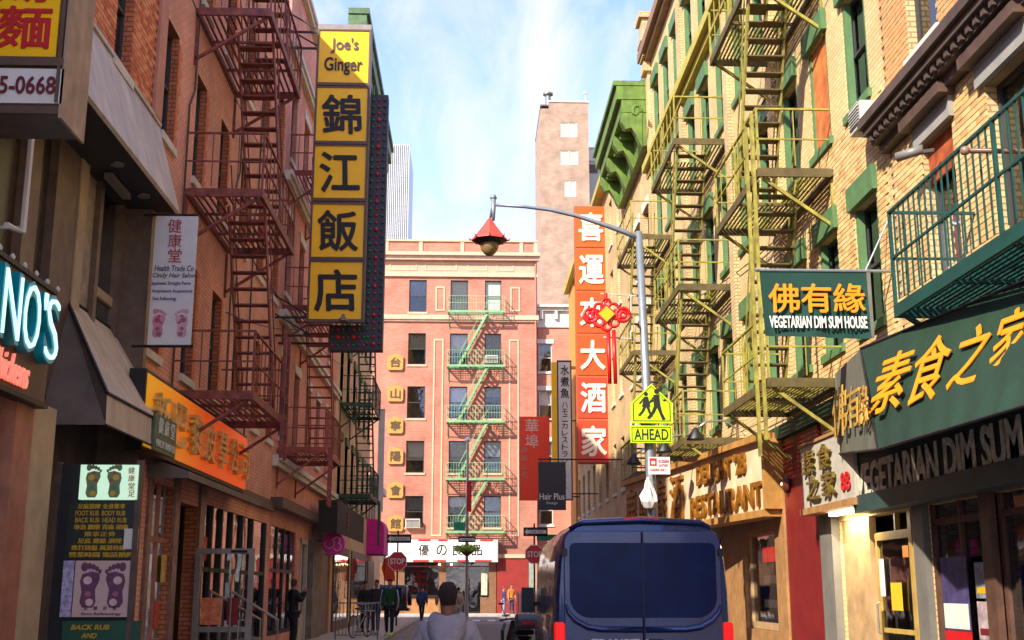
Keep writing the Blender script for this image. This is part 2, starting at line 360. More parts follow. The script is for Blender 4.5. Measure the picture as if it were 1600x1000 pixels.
cream = mat('cream_trim', '#cfaa8c', .75, .12, 3); whitet = mat('white_stone_trim', '#d8cdbb', .8, .15, 3, streak=.2)
salmb = brickmat('salmon_brick', '#be7c64', '#b4705a', '#b48470', w=.3, h=.1, mort=.01); pinkb = brickmat('pink_brick', '#cc8468', '#c2765c', '#bc8870', w=.3, h=.1)
tanw = brickmat('painted_tan_brick', '#d8bc84', '#ccae76', '#aa9064', var=.22, mort=.009); tanw2 = brickmat('pale_tan_brick', '#dcbc88', '#d0ac78', '#a08460')
lime = mat('green_painted_trim', '#56794a', .6, .2, 4); limeb = mat('lime_green_cornice_paint', '#66842c', .6, .3, 3, .3, streak=.5); dkgreen = mat('dark_green_paint', '#2f5038', .6, .3, 5)
olive = mat('olive_cornice_paint', '#4c6b3e', .6, .3, 4)
wood_dk = mat('dark_brown_frame', '#5a4438', .55, .3, 5); wfr_d = mat('window_frame_dark', '#3a3835', .5, .2); wfr_l = mat('window_frame_grey', '#8d8b84', .5, .15); wfr_w = mat('window_frame_white', '#c9c6bd', .5, .1)
bronze = mat('bronze_metal', '#7c6858', .45, .25, 4, metal=.3); dkpaint = mat('black_paint', '#1c1b1c', .5, .3, 4)
greym = mat('grey_metal', '#85837e', .4, .15, 4, metal=.6); alum = mat('aluminium', '#b0ada6', .35, .1, 4, metal=.8)

# ================================================================== LEFT ROW
def LB(name, label, y0, y1): return thing(name, label, 'building', (XL, y0, 0), R(90))
# --- nearest left building, orange brick above a recessed two-storey shop front
A = LB('brick_building', 'orange brick building nearest on the left above the grey metal canopy and teal neon sign', -3, 17.25)
def ua(Y): return Y + 3
wins = [(ua(Y), 8.5, .75, 1.9) for Y in (15.25, 12.9, 10.5, 8.1, 5.7)]
hs = [(c - w / 2, c + w / 2, z, z + h) for c, z, w, h in wins]
facade(A, 0, ua(17.25), 7.2, 11.6, hs, mort_d, rm=orangebrick)
for c, z, w, h in wins: window(A, c, z, w, h, wfr_d, whitet, blind=.5)
bricks(A, ua(12.3), ua(16.83), 8.5, 11.6, hs, orange, (ua(15.6), 9.8))
P('pilaster', MB().box(ua(16.85), ua(17.25), -.05, .05, 8.5, 11.55), mat('pilaster_pink', '#c4866c', .8, .15), A)
shell(A, 0, ua(17.25), 0, 10, 7.3, 11.6, orangebrick)
# recessed two-storey front: back plane .4 behind the facade line
rec = .4
P('recess_wall', MB().quad((0, rec + .55, .1), (ua(17.25), rec + .55, .1), (ua(17.25), rec + .55, 7.3), (0, rec + .55, 7.3)), G_ROOM, A)
P('recess_end_wall', MB().box(ua(17.08), ua(17.25), -.06, rec + .5, .12, 7.3), bronze, A)
P('soffit', MB().box(0, ua(17.25), -.38, rec + .5, 7.1, 7.09), mat('soffit_black', '#2a2a2c', .6, .2), A)
tanpan = mat('tan_metal_panel', '#b09a7a', .5, .15, 3); dgl = glass('dark_tinted_glass', (.45, .45, .42), .35)
u = ua(17.7)
for k, (Ya, Yb, kind) in enumerate([(17.08, 16.9, 'post'), (16.9, 16.0, 'win'), (16.0, 15.86, 'post'), (15.86, 15.25, 'panel'), (15.25, 14.95, 'postl'), (14.95, 14.15, 'post'), (14.15, 13.62, 'wide'), (13.62, 13.2, 'post'), (13.2, 11.5, 'wide'), (11.5, 11.2, 'post'), (11.2, 8, 'wide')]):
    a, b = ua(Yb), ua(Ya)
    if kind == 'post': P('mullion', MB().box(a, b, rec - .08, rec + .1, 3.9, 7.09), bronze, A)
    if kind == 'postl': P('mullion', MB().box(a, b, rec - .1, rec + .1, 3.9, 7.09), tanpan, A)
    if kind == 'panel': P('panel', MB().box(a, b, rec, rec + .05, 3.9, 7.09), mat('ribbed_grey_panel', '#a49480', .6, .3, 6), A)
    if kind in ('win', 'wide'):
        w = P('window', MB().box(a, b, rec - .02, rec + .06, 5.55 if kind == 'win' else 4.9, 5.68 if kind == 'win' else 5.0).box(a, b, rec - .02, rec + .06, 3.9, 4.1), bronze if kind == 'wide' else tanpan, A)
        P('pane', MB().quad((a, rec + .03, 4.1), (b, rec + .03, 4.1), (b, rec + .03, 7.09), (a, rec + .03, 7.09)), dgl if kind == 'win' else glass('dull_curtained_glass', (.7, .7, .68), .05, .3), w)
        if kind == 'wide': P('blind', MB().box(a + .05, b - .05, rec + .25, rec + .27, 4.1, 7.1), mat('patterned_curtain', '#b98d6c', .8, .5, 2.2, col2='#8d3f2c'), w)
        elif kind == 'win': P('blind', MB().box(a + .05, b - .4, rec + .25, rec + .27, 4.1, 5.5), BL[2], w)
# sloping grey metal canopy over the recess
cn = MB().prismx([(0, 0), (0, 0), (0, 0)], 0, 1) if 0 else MB()
c = MB(); c.quad((ua(9), -.01, 8.48), (ua(17.25), -.01, 8.48), (ua(17.3), -.4, 7.1), (ua(9), -.4, 7.1)); c.quad((ua(9), -.4, 7.1), (ua(17.3), -.4, 7.1), (ua(17.3), -.36, 7.07), (ua(9), -.36, 7.07))
c.quad((ua(17.25), -.01, 8.48), (ua(17.3), -.4, 7.1), (ua(17.96), -.01, 7.1)); c.box(ua(9), ua(17.27), -.05, -.005, 8.46, 8.52)
P('metal_canopy', c, mat('canopy_grey_metal', '#c8b8a4', .5, .18, .9, .1, streak=.45), A, label='grey sheet metal canopy sloping out over the shop front')
for Y in (16.4, 15.1): P('downlight', MB().lathe([(.09, 0), (.09, .03), (.05, .04)], (ua(Y), -.1, 7.05), 12), alum, A)
P('tube_light', MB().box(ua(15.4), ua(16.3), .05, .16, 6.98, 7.06), alum, A)
# lower shop front
shopw = mat('brown_wood_column', '#ac6e54', .6, .25, 4); tanc = mat('tan_render_column', '#bfa580', .85, .2, 2, .2)
P('column', MB().box(ua(12.25), ua(12.75), -.16, rec, .12, 3.6), shopw, A); P('column', MB().box(ua(12.78), ua(13.75), -.05, rec, .12, 3.6), tanc, A)
fr = MB()
for z in (.12, .9, 1.7, 2.5, 3.3): fr.box(ua(9), ua(12.25), .0, .06, z, z + .07)
for Y in (9.2, 10.2, 11.2, 12.2): fr.box(ua(Y) - .03, ua(Y) + .03, -.003, .063, .12, 3.4)
f = P('window_frame', fr, wood_dk, A); P('pane', MB().quad((ua(9), .03, .15), (ua(12.25), .03, .15), (ua(12.25), .03, 3.4), (ua(9), .03, 3.4)), dgl, f)
P('menu_card', MB().box(ua(11.75), ua(12.0), .034, .04, 2.25, 2.9), mat('paper', '#d5d0c4', .9, .1), f)
P('doorway_wall', MB().box(ua(13.8), ua(17.2), .5, .56, .12, 3.9), G_ROOM, A)
# --- salmon building
B = LB('salmon_building', 'salmon painted building with brick edged windows behind the large brown fire escape', 17.25, 29)
def ub(Y): return Y - 17.25
w1 = [(ub(c), 5.05, .8, 1.95) for c in (17.7, 19.9, 22.0, 24.1, 26.3, 28.3)]; w2 = [(ub(c), z, .75, 1.9) for z in (8.45, 11.75) for c in (17.78, 19.87, 21.9, 24.0, 26.1, 28.2)]
wa = w1 + w2; hs = [(c - w / 2, c + w / 2, z, z + h) for c, z, w, h in wa]
sh = [(ub(18.2), ub(19.6), .75, 3.2), (ub(19.9), ub(21.4), .12, 3.0), (ub(21.8), ub(28.6), .4, 3.1)]
facade(B, 0, 11.75, .1, 16.3, hs + sh, salmon, rm=orangebrick)
for k, (c, z, w, h) in enumerate(wa): window(B, c, z, w, h, wfr_d, whitet, blind=random.choice((0, .4, .6)))
for (c, z, w, h) in wa:                                     # brick edging of each opening
    m = MB(); n = int(h / .15)
    for i in range(n): m.box(c + w / 2, c + w / 2 + (.2 if i % 2 else .12), -.012, .004, z + i * .15, z + i * .15 + .07); m.box(c + w / 2, c + w / 2 + (.12 if i % 2 else .2), -.012, .004, z + i * .15 + .08, z + i * .15 + .145)
    o = P('brick_edging', m, orange[0], B)
shell(B, 0, 11.75, 0, 10, .1, 16.3, salmon)
m = MB().box(0, ub(29), -.12, -.002, 3.4, 3.62); P('shop_cornice', m, wood_dk, B)
wtr = mat('brown_granite_panel', '#8a6452', .4, .35, 10); P('stall_riser', MB().box(.6, ub(19.8), -.06, -.004, .12, .75), wtr, B)
for a, b in ((18.0, 18.2), (19.6, 19.9), (21.4, 21.8)): P('pier', MB().box(ub(a), ub(b), -.05, -.003, .76 if a < 19 else .12, 3.38), wtr, B)
f = P('shop_window_frame', MB().box(ub(18.2), ub(19.6), .03, .09, .75, .85).box(ub(18.2), ub(19.6), .03, .09, 2.3, 2.38).box(ub(18.88), ub(18.93), .028, .092, .85, 3.2), shopw, B)
P('pane', MB().quad((ub(18.2), .06, .8), (ub(19.6), .06, .8), (ub(19.6), .06, 3.2), (ub(18.2), .06, 3.2)), G_GLASS, f)
P('curtain', MB().box(ub(18.22), ub(18.5), .12, .14, .85, 1.75), mat('pale_green_curtain', '#a5ab7c', .8, .15), f)
P('transom_poster', MB().box(ub(18.25), ub(19.55), .1, .12, 2.45, 3.1), mat('orange_poster', '#cf5c30', .6, .3, 3), f)
# second part of the ground floor: dark glazed front with blind panels
f = P('shop_window_frame', MB(), None, B)
fm = MB()
for Y in (21.8, 22.6, 23.5, 24.5, 25.6, 26.8, 28.5): fm.box(ub(Y) - .05, ub(Y) + .05, -.02, .1, .4, 3.1)
fm.box(ub(21.8), ub(28.6), -.01, .09, 1.9, 1.98).box(ub(21.8), ub(28.6), -.01, .09, .4, .5)
bpy.data.objects.remove(f); f = P('shop_window_frame', fm, dkpaint, B)
P('pane', MB().quad((ub(21.8), .04, .45), (ub(28.6), .04, .45), (ub(28.6), .04, 3.1), (ub(21.8), .04, 3.1)), G_GLASS, f)
for a, b, z0, z1, cc in ((22.7, 23.4, 2.1, 3.0, '#b9b48c'), (23.7, 24.2, 2.1, 2.9, '#7c6b50'), (24.7, 25.0, 1.9, 3.0, '#b3261e'), (25.8, 26.5, .7, 1.7, '#8c8478'), (27.2, 27.9, 1.2, 2.6, '#9a2c52'), (22.0, 22.4, .8, 1.7, '#d8d3c6')):
    P('poster', MB().box(ub(a), ub(b), .1, .11, z0, z1), mat('poster' + cc, cc, .7, .4, 7), f)
for a, z, cc in ((18.35, 1.3, '#d8d0bc'), (18.95, 1.0, '#c8482c'), (19.2, 1.7, '#d8b060'), (22.1, 2.1, '#c85038'), (23.6, .8, '#d8d4c8'), (24.6, .7, '#4c6c58'), (26.9, 1.9, '#d0a848')):
    P('poster', MB().box(ub(a), ub(a) + .3, .022, .028, z, z + .42), mat('poster' + cc, cc, .7, .3, 7), f)
for Y in (18.9, 23.0, 25.1): P('conduit', MB().tube([(ub(Y), -.04, 3.7), (ub(Y), -.04, 9.5), (ub(Y) + .3, -.04, 9.9), (ub(Y) + .3, -.04, 15)], .018, 6), wfr_d, B)
# --- red brick building with pale stone bands
C = LB('red_brick_building', 'red brick building with pale stone bands behind the tall yellow sign', 29, 42)
def uc(Y): return Y - 29
wa = [(uc(30.2 + 2.35 * i), z, .95, 2.0) for z in (5.3, 9.0, 12.6) for i in range(5)]
hs = [(c - w / 2, c + w / 2, z, z + h) for c, z, w, h in wa]
sh = [(uc(29.3), uc(33.5), .5, 3.1), (uc(34.4), uc(38), .12, 3.0), (uc(39), uc(41.8), .12, 2.9)]
facade(C, 0, 13, .1, 17.9, hs + sh, redbrick); shell(C, 0, 13, 0, 10, .1, 17.9, redbrick)
for c, z, w, h in wa: window(C, c, z, w, h, wfr_d, whitet, lint=(.25, .12, .04))
for z in (4.5, 8.1, 11.75, 15.3, 17.6): P('stone_band', MB().box(-.01, 13.01, -.14, -.002, z, z + .26).box(-.01, 13.01, -.2, -.142, z + .14, z + .28), whitet, C)
P('shop_cornice', MB().box(0, 13, -.3, -.01, 3.5, 3.75), wood_dk, C)
f = P('shop_window_frame', MB().box(uc(29.3), uc(33.5), .0, .08, .5, .6).box(uc(30.3), uc(30.4), .0, .08, .6, 3.1).box(uc(31.4), uc(31.5), .0, .08, .6, 3.1).box(uc(32.5), uc(32.6), .0, .08, .6, 3.1).box(uc(29.3), uc(33.5), .001, .079, 2.0, 2.08), dkpaint, C)
P('pane', MB().quad((uc(29.3), .04, .5), (uc(33.5), .04, .5), (uc(33.5), .04, 3.1), (uc(29.3), .04, 3.1)), G_GLASS, f)
# vertical blind slats hanging behind the glass
for i in range(9): P('blind_slat', MB().box(uc(29.5) + i * .33, uc(29.5) + i * .33 + .1, .12, .13, .9, 2.7), greym, f)
shut = mat('steel_shutter', '#7f776c', .5, .2, 3, metal=.4)
sm = MB()
P('shutter_box', MB().box(uc(39), uc(41.8), -.05, .12, 2.72, 2.95), shut, C)
sl_ = P('roller_shutter', MB().box(uc(39), uc(41.8), .08, .1, .12, 2.72), shut, C); me = MB().box(0, 2.8, .05, .085, 0, .085).mesh('shutter_slat', shut)
for i in range(26): link('shutter_slat', me, sl_, (uc(39), 0, .13 + i * .1))
P('door_frame', MB().box(uc(34.4), uc(34.55), -.04, .1, .12, 3).box(uc(35.6), uc(35.75), -.04, .1, .12, 3).box(uc(34.4), uc(35.75), -.038, .098, 2.85, 3).box(uc(34.55), uc(35.6), .01, .03, .12, .9), mat('pale_door_frame', '#b9ab97', .6, .15), C)
P('door_glass', MB().quad((uc(34.5), .05, .9), (uc(35.65), .05, .9), (uc(35.65), .05, 2.9), (uc(34.5), .05, 2.9)), G_GLASS, C)
P('stone_pier', MB().box(uc(36.8), uc(38.9), -.08, .1, .12, 3.4), mat('pier_stone', '#8d8373', .85, .3, 3, .3), C)
# --- yellow and peach building with dark green cornice
D = LB('peach_building', 'peach and yellow building with dark green roof cornice far along the left side', 42, 56.4)
def ud(Y): return Y - 42
wa = [(ud(43.6 + 2.4 * i), z, 1.0, 2.0) for z in (4.9, 8.3, 11.7, 15.1, 18.5) for i in range(6)]
hs = [(c - w / 2, c + w / 2, z, z + h) for c, z, w, h in wa]
facade(D, 0, 14.4, .1, 14.6, hs, peach); facade(D, 0, 14.4, 14.6, 21.8, hs, yelw, name='upper_wall'); shell(D, 0, 14.4, 0, 4.2, .1, 21.8, yelw)
for c, z, w, h in wa: window(D, c, z, w, h, wfr_d, olive, lint=(.3, .12, .08), lm=olive)
co = MB().box(-.1, 14.7, -.7, -.003, 22.3, 22.9).box(-.1, 14.65, -.55, -.003, 21.82, 22.28).box(-.1, 14.6, -.2, -.003, 20.6, 21.8).box(-.15, 14.75, -.8, -.002, 22.92, 23.15)
k = P('cornice', co, olive, D)
me = MB().prismx([(-.6, 22.28), (-.6, 21.8), (-.35, 21.3), (-.2, 20.6), (-.003, 20.5), (-.003, 22.28)], 0, .22).mesh('bracket', olive)
for i in range(9): link('bracket', me, k, (.1 + i * 1.6, -.012, -.01))
for a, b in ((42.6, 48), (49, 55.8)):
    f = P('shop_window_frame', MB().box(ud(a), ud(b), -.06, .0, .12, .5).box(ud(a), ud(b), -.05, -.0, 2.8, 3.1).box(ud(a), ud(a) + .12, -.06, 0, .5, 2.8).box(ud(b) - .12, ud(b), -.06, 0, .5, 2.8), wood_dk, D)
    P('pane', MB().quad((ud(a) + .1, -.03, .5), (ud(b) - .1, -.03, .5), (ud(b) - .1, -.03, 2.8), (ud(a) + .1, -.03, 2.8)), dgl, f)

D2 = LB('corner_building', 'low cream corner building at the left end of the street behind the stop sign', 56.42, 65); P('wall', MB().box(0, 8.5, 0, 4.2, .1, 6.4), peach, D2); P('cornice', MB().box(.02, 8.6, -.25, 4.3, 6.4, 6.75), whitet, D2)
for u in (.5, 2.0, 3.4): P('window', MB().box(u, u + .8, -.03, .02, 4.2, 5.7), wfr_d, D2)
P('shop_window', MB().box(.4, 4.1, -.04, .02, .6, 2.9), dkpaint, D2)
# ================================================================== BUILDINGS ACROSS THE END OF THE STREET
EY = 75.0
def ex(px): return onY(px, 650, EY)[0]
def ez(py, px=720): return onY(px, py, EY)[1]
E = thing('corner_building', 'salmon brick building with cream trim and green fire escape across the end of the street', 'building', (-9.5, EY, 0), 0)
def ue(x): return x + 9.5
X1 = ex(840)
rows = [(438, 488), (521, 570), (604, 654), (689, 739), (775, 824)]
wa = []
for t, b in rows:
    z0, z1 = ez(b), ez(t)
    for px0, px1 in ((552, 580), (636, 664), (702, 730), (757, 783)):
        a, c = onY(px0, (t + b) / 2, EY)[0], onY(px1, (t + b) / 2, EY)[0]
        # windows stand in plumb columns: column taken from the middle floor
        a, c = onY(px0, 630, EY)[0], onY(px1, 630, EY)[0]; wa.append(((ue(a) + ue(c)) / 2, z0, c - a, z1 - z0))
hs = [(c - w / 2, c + w / 2, z, z + h) for c, z, w, h in wa]
zs0, ztop = ez(842), ez(378)
facade(E, 0, ue(X1), zs0, ztop, hs, salmb); shell(E, 0, ue(X1), 0, 12, .1, ztop, salmb)
bl = [.55, .5, .95, .95, .9, .5, .6, .5, .95, .0, .6, .3, .4, .6, .6, .5, .6, .45, .35, .6]
for i, (c, z, w, h) in enumerate(wa): window(E, c, z, w, h, wfr_d, cream, blind=bl[i], y=.1)
tr = MB(); U1 = ue(X1)
def band(py0, py1, out, b=tr): b.box(-.02, U1 + .02 + out * .3, -out, -.003, ez(py1), ez(py0))
band(397, 402, .55); band(402, 408, .35); band(427, 431, .12); band(493, 500, .22); band(500, 503, .12); band(438 - 8, 438 - 5, .15)
P('cornice_bands', tr, cream, E)
fz = MB(); 
for a, b in ((603, 648), (660, 712), (728, 760), (775, 803)):
    u0, u1 = ue(ex(a)), ue(ex(b)); z0, z1 = ez(423), ez(411); t = .1
    fz.box(u0, u1, -.05, -.003, z0, z0 + t).box(u0, u1, -.05, -.003, z1 - t, z1).box(u0, u0 + t, -.05, -.003, z0 + t, z1 - t).box(u1 - t, u1, -.05, -.003, z0 + t, z1 - t)
P('frieze_panels', fz, cream, E); P('frieze', MB().box(0, U1, -.02, -.004, ez(427), ez(409)), mat('frieze_peach', '#cf9f82', .8, .1), E)
pc = MB()
for px in (598, 653, 720, 815, 838): pc.box(ue(ex(px)) - .12, ue(ex(px)) + .12, -.06, -.003, ez(396), ztop + .05)
P('parapet_piers', pc, cream, E); P('parapet_cap', MB().box(-.05, U1 + .05, -.1, .3, ztop, ztop + .12), cream, E)
pf = MB()
for (a, b, t, bt) in ((678, 693, 448, 486), (797, 813, 448, 486), (676, 692, 530, 838), (795, 811, 530, 838), (730 + 5, 752, 448, 486)):
    if a == 735: continue
    u0, u1 = ue(onY(a, 640, EY)[0]), ue(onY(b, 640, EY)[0]); z0, z1 = ez(bt), ez(t); q = .1
    pf.box(u0, u0 + q, -.04, -.003, z0, z1).box(u1 - q, u1, -.04, -.003, z0, z1).box(u0 + q, u1 - q, -.04, -.003, z1 - q, z1).box(u0 + q, u1 - q, -.04, -.003, z0, z0 + q)
P('pilaster_outlines', pf, cream, E)
P('drainpipe', MB().tube([(U1 - .1, -.12, .1), (U1 - .1, -.12, ez(400))], .06), mat('pipe_pink', '#b5705c', .6), E)
# shop floor
ax, bx = ue(ex(600)), ue(ex(775)); zt = zs0
brn = mat('brown_shop_pier', '#7d5638', .6, .2, 3)
P('lower_wall', MB().box(ue(ex(777)), ue(ex(825)), -.12, .2, .15, ez(872)), mat('crimson_painted_wall', '#8c2620', .55, .15, 2), E)
P('lower_wall_trim', MB().box(ue(ex(777)), ue(ex(826)), -.2, .2, ez(872) + .003, ez(866)), cream, E)
P('upper_shop_wall', MB().box(ue(ex(777)), ue(ex(840)), -.02, .2, ez(866) + .003, zs0 - .002), mat('dull_pink_wall', '#a06a58', .8), E)
P('side_pier', MB().box(ue(ex(825)) + .003, U1, -.1, .2, .15, ez(866)), mat('grey_green_pier', '#8b9284', .7, .2), E)
P('pier', MB().box(ue(ex(765)), ue(ex(776)), -.1, .2, .15, ez(876)), brn, E)
P('pier', MB().box(ue(ex(689)), ue(ex(700)), -.08, .2, .15, ez(880)), brn, E); P('pier', MB().box(0, ue(ex(637)), -.08, .2, .15, ez(880)), brn, E)
P('stall_riser', MB().box(ue(ex(637)), ue(ex(689)), -.06, .2, .15, ez(937)), mat('tan_stall_riser', '#a4713f', .7, .25), E)
P('door', MB().box(ue(ex(728)), ue(ex(752)), .1, .16, .15, ez(888)), mat('dark_timber_door', '#2a1c16', .5, .3, 6), E)
f = P('shop_window_frame', MB().box(ue(ex(637)), ue(ex(689)), -.02, .1, ez(937), ez(935)).box(ue(ex(637)), ue(ex(765)), -.02, .1, ez(886), ez(884)).box(ue(ex(752)), ue(ex(765)), -.02, .1, .15, ez(933)), brn, E)
P('pane', MB().quad((ue(ex(637)), .04, .3), (ue(ex(765)), .04, .3), (ue(ex(765)), .04, ez(878)), (ue(ex(637)), .04, ez(878))), G_GLASS, f)
redl = mat('red_lacquer', '#b0201a', .5, .2); rs = MB()
for px in (648, 658, 669): rs.box(ue(ex(px)), ue(ex(px)) + .06, .3, .4, ez(925), ez(890))
for py in (893, 903, 914, 924): rs.box(ue(ex(646)), ue(ex(672)), .28, .42, ez(py), ez(py) + .08)
P('display_rack', rs, redl, f)
P('display_goods', MB().box(ue(ex(640)), ue(ex(662)), .15, .3, ez(934), ez(929)).box(ue(ex(666)), ue(ex(687)), .15, .35, ez(934), ez(930)), mat('goods_cream', '#d6b98a', .8, .4, 20), f)
P('window_poster', MB().box(ue(ex(752)) + .05, ue(ex(765)) - .1, .0, .03, ez(930), ez(890)), mat('pale_poster', '#b8bfa4', .8, .3, 6), f)
for px in (690, 708): P('bulb', MB().lathe([(.02, .1), (.07, .05), (.06, 0), (.01, -.03)], (ue(ex(px)), -.3, ez(883)), 8), emis('warm_bulb', '#ffd9a0', 2), E)
# neighbour to the right
F = thing('pink_brick_building', 'lower pink brick building with white cornice right of the salmon corner building', 'building', (X1 + .06, 75.6, 0), 0)
def uf(px): return onY(px, 620, 75.6)[0] - X1 - .06
def zf(py): return onY(870, py, 75.6)[1]
wa = []
for t, b in ((537, 581), (610, 655), (690, 735), (775, 820)):
    for p in (841.5, 893): wa.append((uf(p) + .45, zf(b), .85, zf(t) - zf(b)))
hs = [(c - w / 2, c + w / 2, z, z + h) for c, z, w, h in wa]
facade(F, 0, 5.2, .1, zf(492), hs, pinkb); shell(F, 0, 5.2, 0, 10, .1, zf(492), pinkb)
for c, z, w, h in wa: window(F, c, z, w, h, wfr_w, whitet, lint=(.28, .12, .05), blind=.5)
k = P('cornice', MB().box(-.1, 5.3, -.5, -.003, zf(482), zf(478)).box(-.05, 5.25, -.3, -.003, zf(487), zf(482)).box(-.02, 5.22, -.1, -.003, zf(512), zf(487)), whitet, F)
for i in range(6): P('bracket', MB().box(.15 + i * .95, .33 + i * .95, -.3, -.1, zf(500), zf(487)), whitet, k)
# tan tower
TY = 135.0
def tx(px): return onY(px, 300, TY)[0]
def tz(py): return onY(880, py, TY)[1]
TT = thing('brick_tower', 'tall plain tan brick tower with a steel flue standing behind the street end', 'building', (tx(845), TY, 0), 0)
tb = brickmat('tower_brick', '#ac8e76', '#a0826c', '#9e8a78', w=.6, h=.22, mort=.03)
w_ = tx(921) - tx(845); zt = tz(160)
wa = [(tx(a) - tx(845), tx(b) - tx(845), tz(d), tz(c)) for a, b, c, d in ((876, 903, 191, 214), (875, 904, 235, 257), (881, 900, 282, 307))]
facade(TT, 1.0, w_, 0, zt, wa, tb, depth=.15); facade(TT, 0, 1.0, 0, tz(170), [], tb, y=.0, name='stair_wall')
P('side_wall', MB().box(.0, .05, .01, 12, 0, tz(170)).box(w_ - .05, w_, .01, 12, 0, zt).box(0.05, w_ - .05, 11.9, 12, 0, zt), tb, TT); P('roof', MB().box(.0, w_, .01, 12, zt - .5, zt - .3), G_ROOM, TT)
P('parapet_cap', MB().box(1.0, w_ + .1, -.12, .3, zt, zt + .18), whitet, TT)
for a, b, c, d in wa:
    f = P('window', MB().box(a, b, .06, .1, c, c + .1).box(a, b, .06, .1, d - .1, d).box(a, a + .1, .06, .1, c + .1, d - .1).box(b - .1, b, .06, .1, c + .1, d - .1).box((a + b) / 2 - .06, (a + b) / 2 + .06, .055, .105, c + .1, d - .1), wfr_w, TT)
    P('blind', MB().quad((a, .13, c), (b, .13, c), (b, .13, d), (a, .13, d)), mat('tower_blind', '#b7bca0', .8, .12), f)
P('flue', MB().tube([(tx(858) - tx(845), .8, tz(172)), (tx(858) - tx(845), .8, tz(146))], .32, 12).lathe([(.32, 0), (.62, .1), (.62, .3), (.1, .45)], (tx(858) - tx(845), .8, tz(146)), 14), greym, TT)
P('antenna', MB().tube([(w_ - .3, .3, zt), (w_ - .3, .3, tz(146))], .05, 6).lathe([(.01, -.1), (.25, .1), (.3, .35)], (w_ - .3, .3, tz(146)), 8), mat('white_paint', '#d8d8d4', .5), TT)
SB = thing('penthouse_block', 'small grey rooftop block with one window just right of the tan tower', 'building', (tx(923), TY + 3, 0), 0)
g = mat('pale_grey_render', '#a9a6a0', .8, .1); P('wall', MB().box(0, 1.7, 0, 5, 0, tz(240)).box(0, 1.6, .3, 5, tz(240), tz(214)), g, SB); P('window', MB().box(.15, .9, .2, .31, tz(236), tz(218)), wfr_w, SB); P('opening', MB().box(.05, 1.2, -.03, .01, tz(257), tz(243)), G_ROOM, SB)
# glass office tower far away
GY = 270.0
gx = lambda p: onY(p, 300, GY)[0]; gz = lambda p: onY(620, p, GY)[1]
O = thing('office_tower', 'distant grey office tower rising above the roof left of the street end', 'building', (gx(560), GY, 0), 0)
wT = gx(638) - gx(560); P('wall', MB().box(0, wT, 0, 20, 0, gz(225)), mat('tower_grey', '#9aa0a6', .35, .08), O)
fin = MB(); n = 26
for i in range(n + 1): fin.box(wT * i / n - .09, wT * i / n + .09, -.35, -.003, 0, gz(226))
o = P('facade_fins', fin, mat('fin_grey', '#c9c9c6', .5), O); fl = MB()
for i in range(26): fl.box(0, wT, -.15, -.002, gz(232) - i * 3.6, gz(232) - i * 3.6 + .5)
P('floor_bands', fl, mat('band_grey', '#7c858e', .4), O)

# ================================================================== RIGHT ROW
def RB(name, label, yf): return thing(name, label, 'building', (XR, yf, 0), R(-90))
# --- nearest: yellow tan brick with dark belt cornice
H = RB('tan_brick_building', 'nearest tan brick building on the right with dark belt cornice above the teal balcony', 15.0)
def uh(Y): return 15.0 - Y
wa = [(uh(13.42), 5.1, .95, 1.87), (uh(11.5), 5.1, 1.05, 1.87), (uh(9.6), 5.1, .95, 1.87), (uh(13.6), 8.25, .95, 1.9), (uh(11.5), 8.25, 1.05, 1.9), (uh(9.6), 8.25, 1, 1.9)] + [(uh(Y), z, 1, 1.9) for Y in (7.5, 4.5, 1.5, -1.3) for z in (5.1, 8.25)]
hs = [(c - w / 2, c + w / 2, z, z + h) for c, z, w, h in wa]
sh = [(uh(14.6), uh(12.95), .35, 2.6), (uh(12.7), uh(11.2), .35, 2.6), (uh(11.0), uh(8), .35, 2.6)]
facade(H, 0, 18, .1, 14, hs + sh, mort_t, rm=tanw2); shell(H, 0, 18, 0, 9, .1, 14, tanw2)
for i, (c, z, w, h) in enumerate(wa):
    wo = window(H, c, z, w, h, wfr_d, whitet, blind=0 if i < 2 else .5)
    k = P('lintel', MB().box(-w / 2 - .1, w / 2 + .1, -.2, -.124, h + .003, h + .26), mat('grey_stone_lintel', '#8f8c84', .8, .15), wo)
    P('lintel_cap', MB().box(-w / 2 - .18, w / 2 + .18, -.34, -.124, h + .262, h + .4), wood_dk, k)
    if i == 0:
        bd = P('board', MB().box(-w / 2 + .02, w / 2 - .02, -.06, -.02, h - .5, h - .01), mat('rusty_orange_board', '#b5562a', .7, .45, 5, col2='#5d2410'), wo)
bricks(H, 0, uh(8.6), 3.6, 7.3, hs, tanb, (uh(12.6), 6.2)); bricks(H, 0, uh(11), 7.8, 11.3, hs, [orange[2], tanb[1]], (uh(13.9), 8.6), cap=0)
bc = MB().box(-.05, 18, -.34, -.016, 7.55, 7.65).box(-.03, 18, -.24, -.016, 7.43, 7.55).box(-.02, 18, -.14, -.016, 7.31, 7.43).box(-.07, 18, -.4, -.016, 7.65, 7.78)
k = P('belt_cornice', bc, mat('cornice_dark_brown', '#54443a', .65, .3, 3), H)
me = MB().box(0, .09, -.3, -.242, 7.45, 7.55).mesh('dentil', MATS['cornice_dark_brown'])
for i in range(46): link('dentil', me, k, (.05 + i * .2, 0, -.002))
sf = mat('shop_dark_wood', '#5a3c2e', .6, .35, 4, .2)
P('shop_fascia', MB().box(0, 18, -.1, -.016, 2.63, 3.55), sf, H)
for a, b in ((14.98, 14.62), (12.95, 12.7), (11.2, 11.0)): P('pier', MB().box(uh(a), uh(b), -.08, .18, .12, 2.62), sf if a < 14 else mat('grey_pier', '#6e6a62', .7, .2), H)
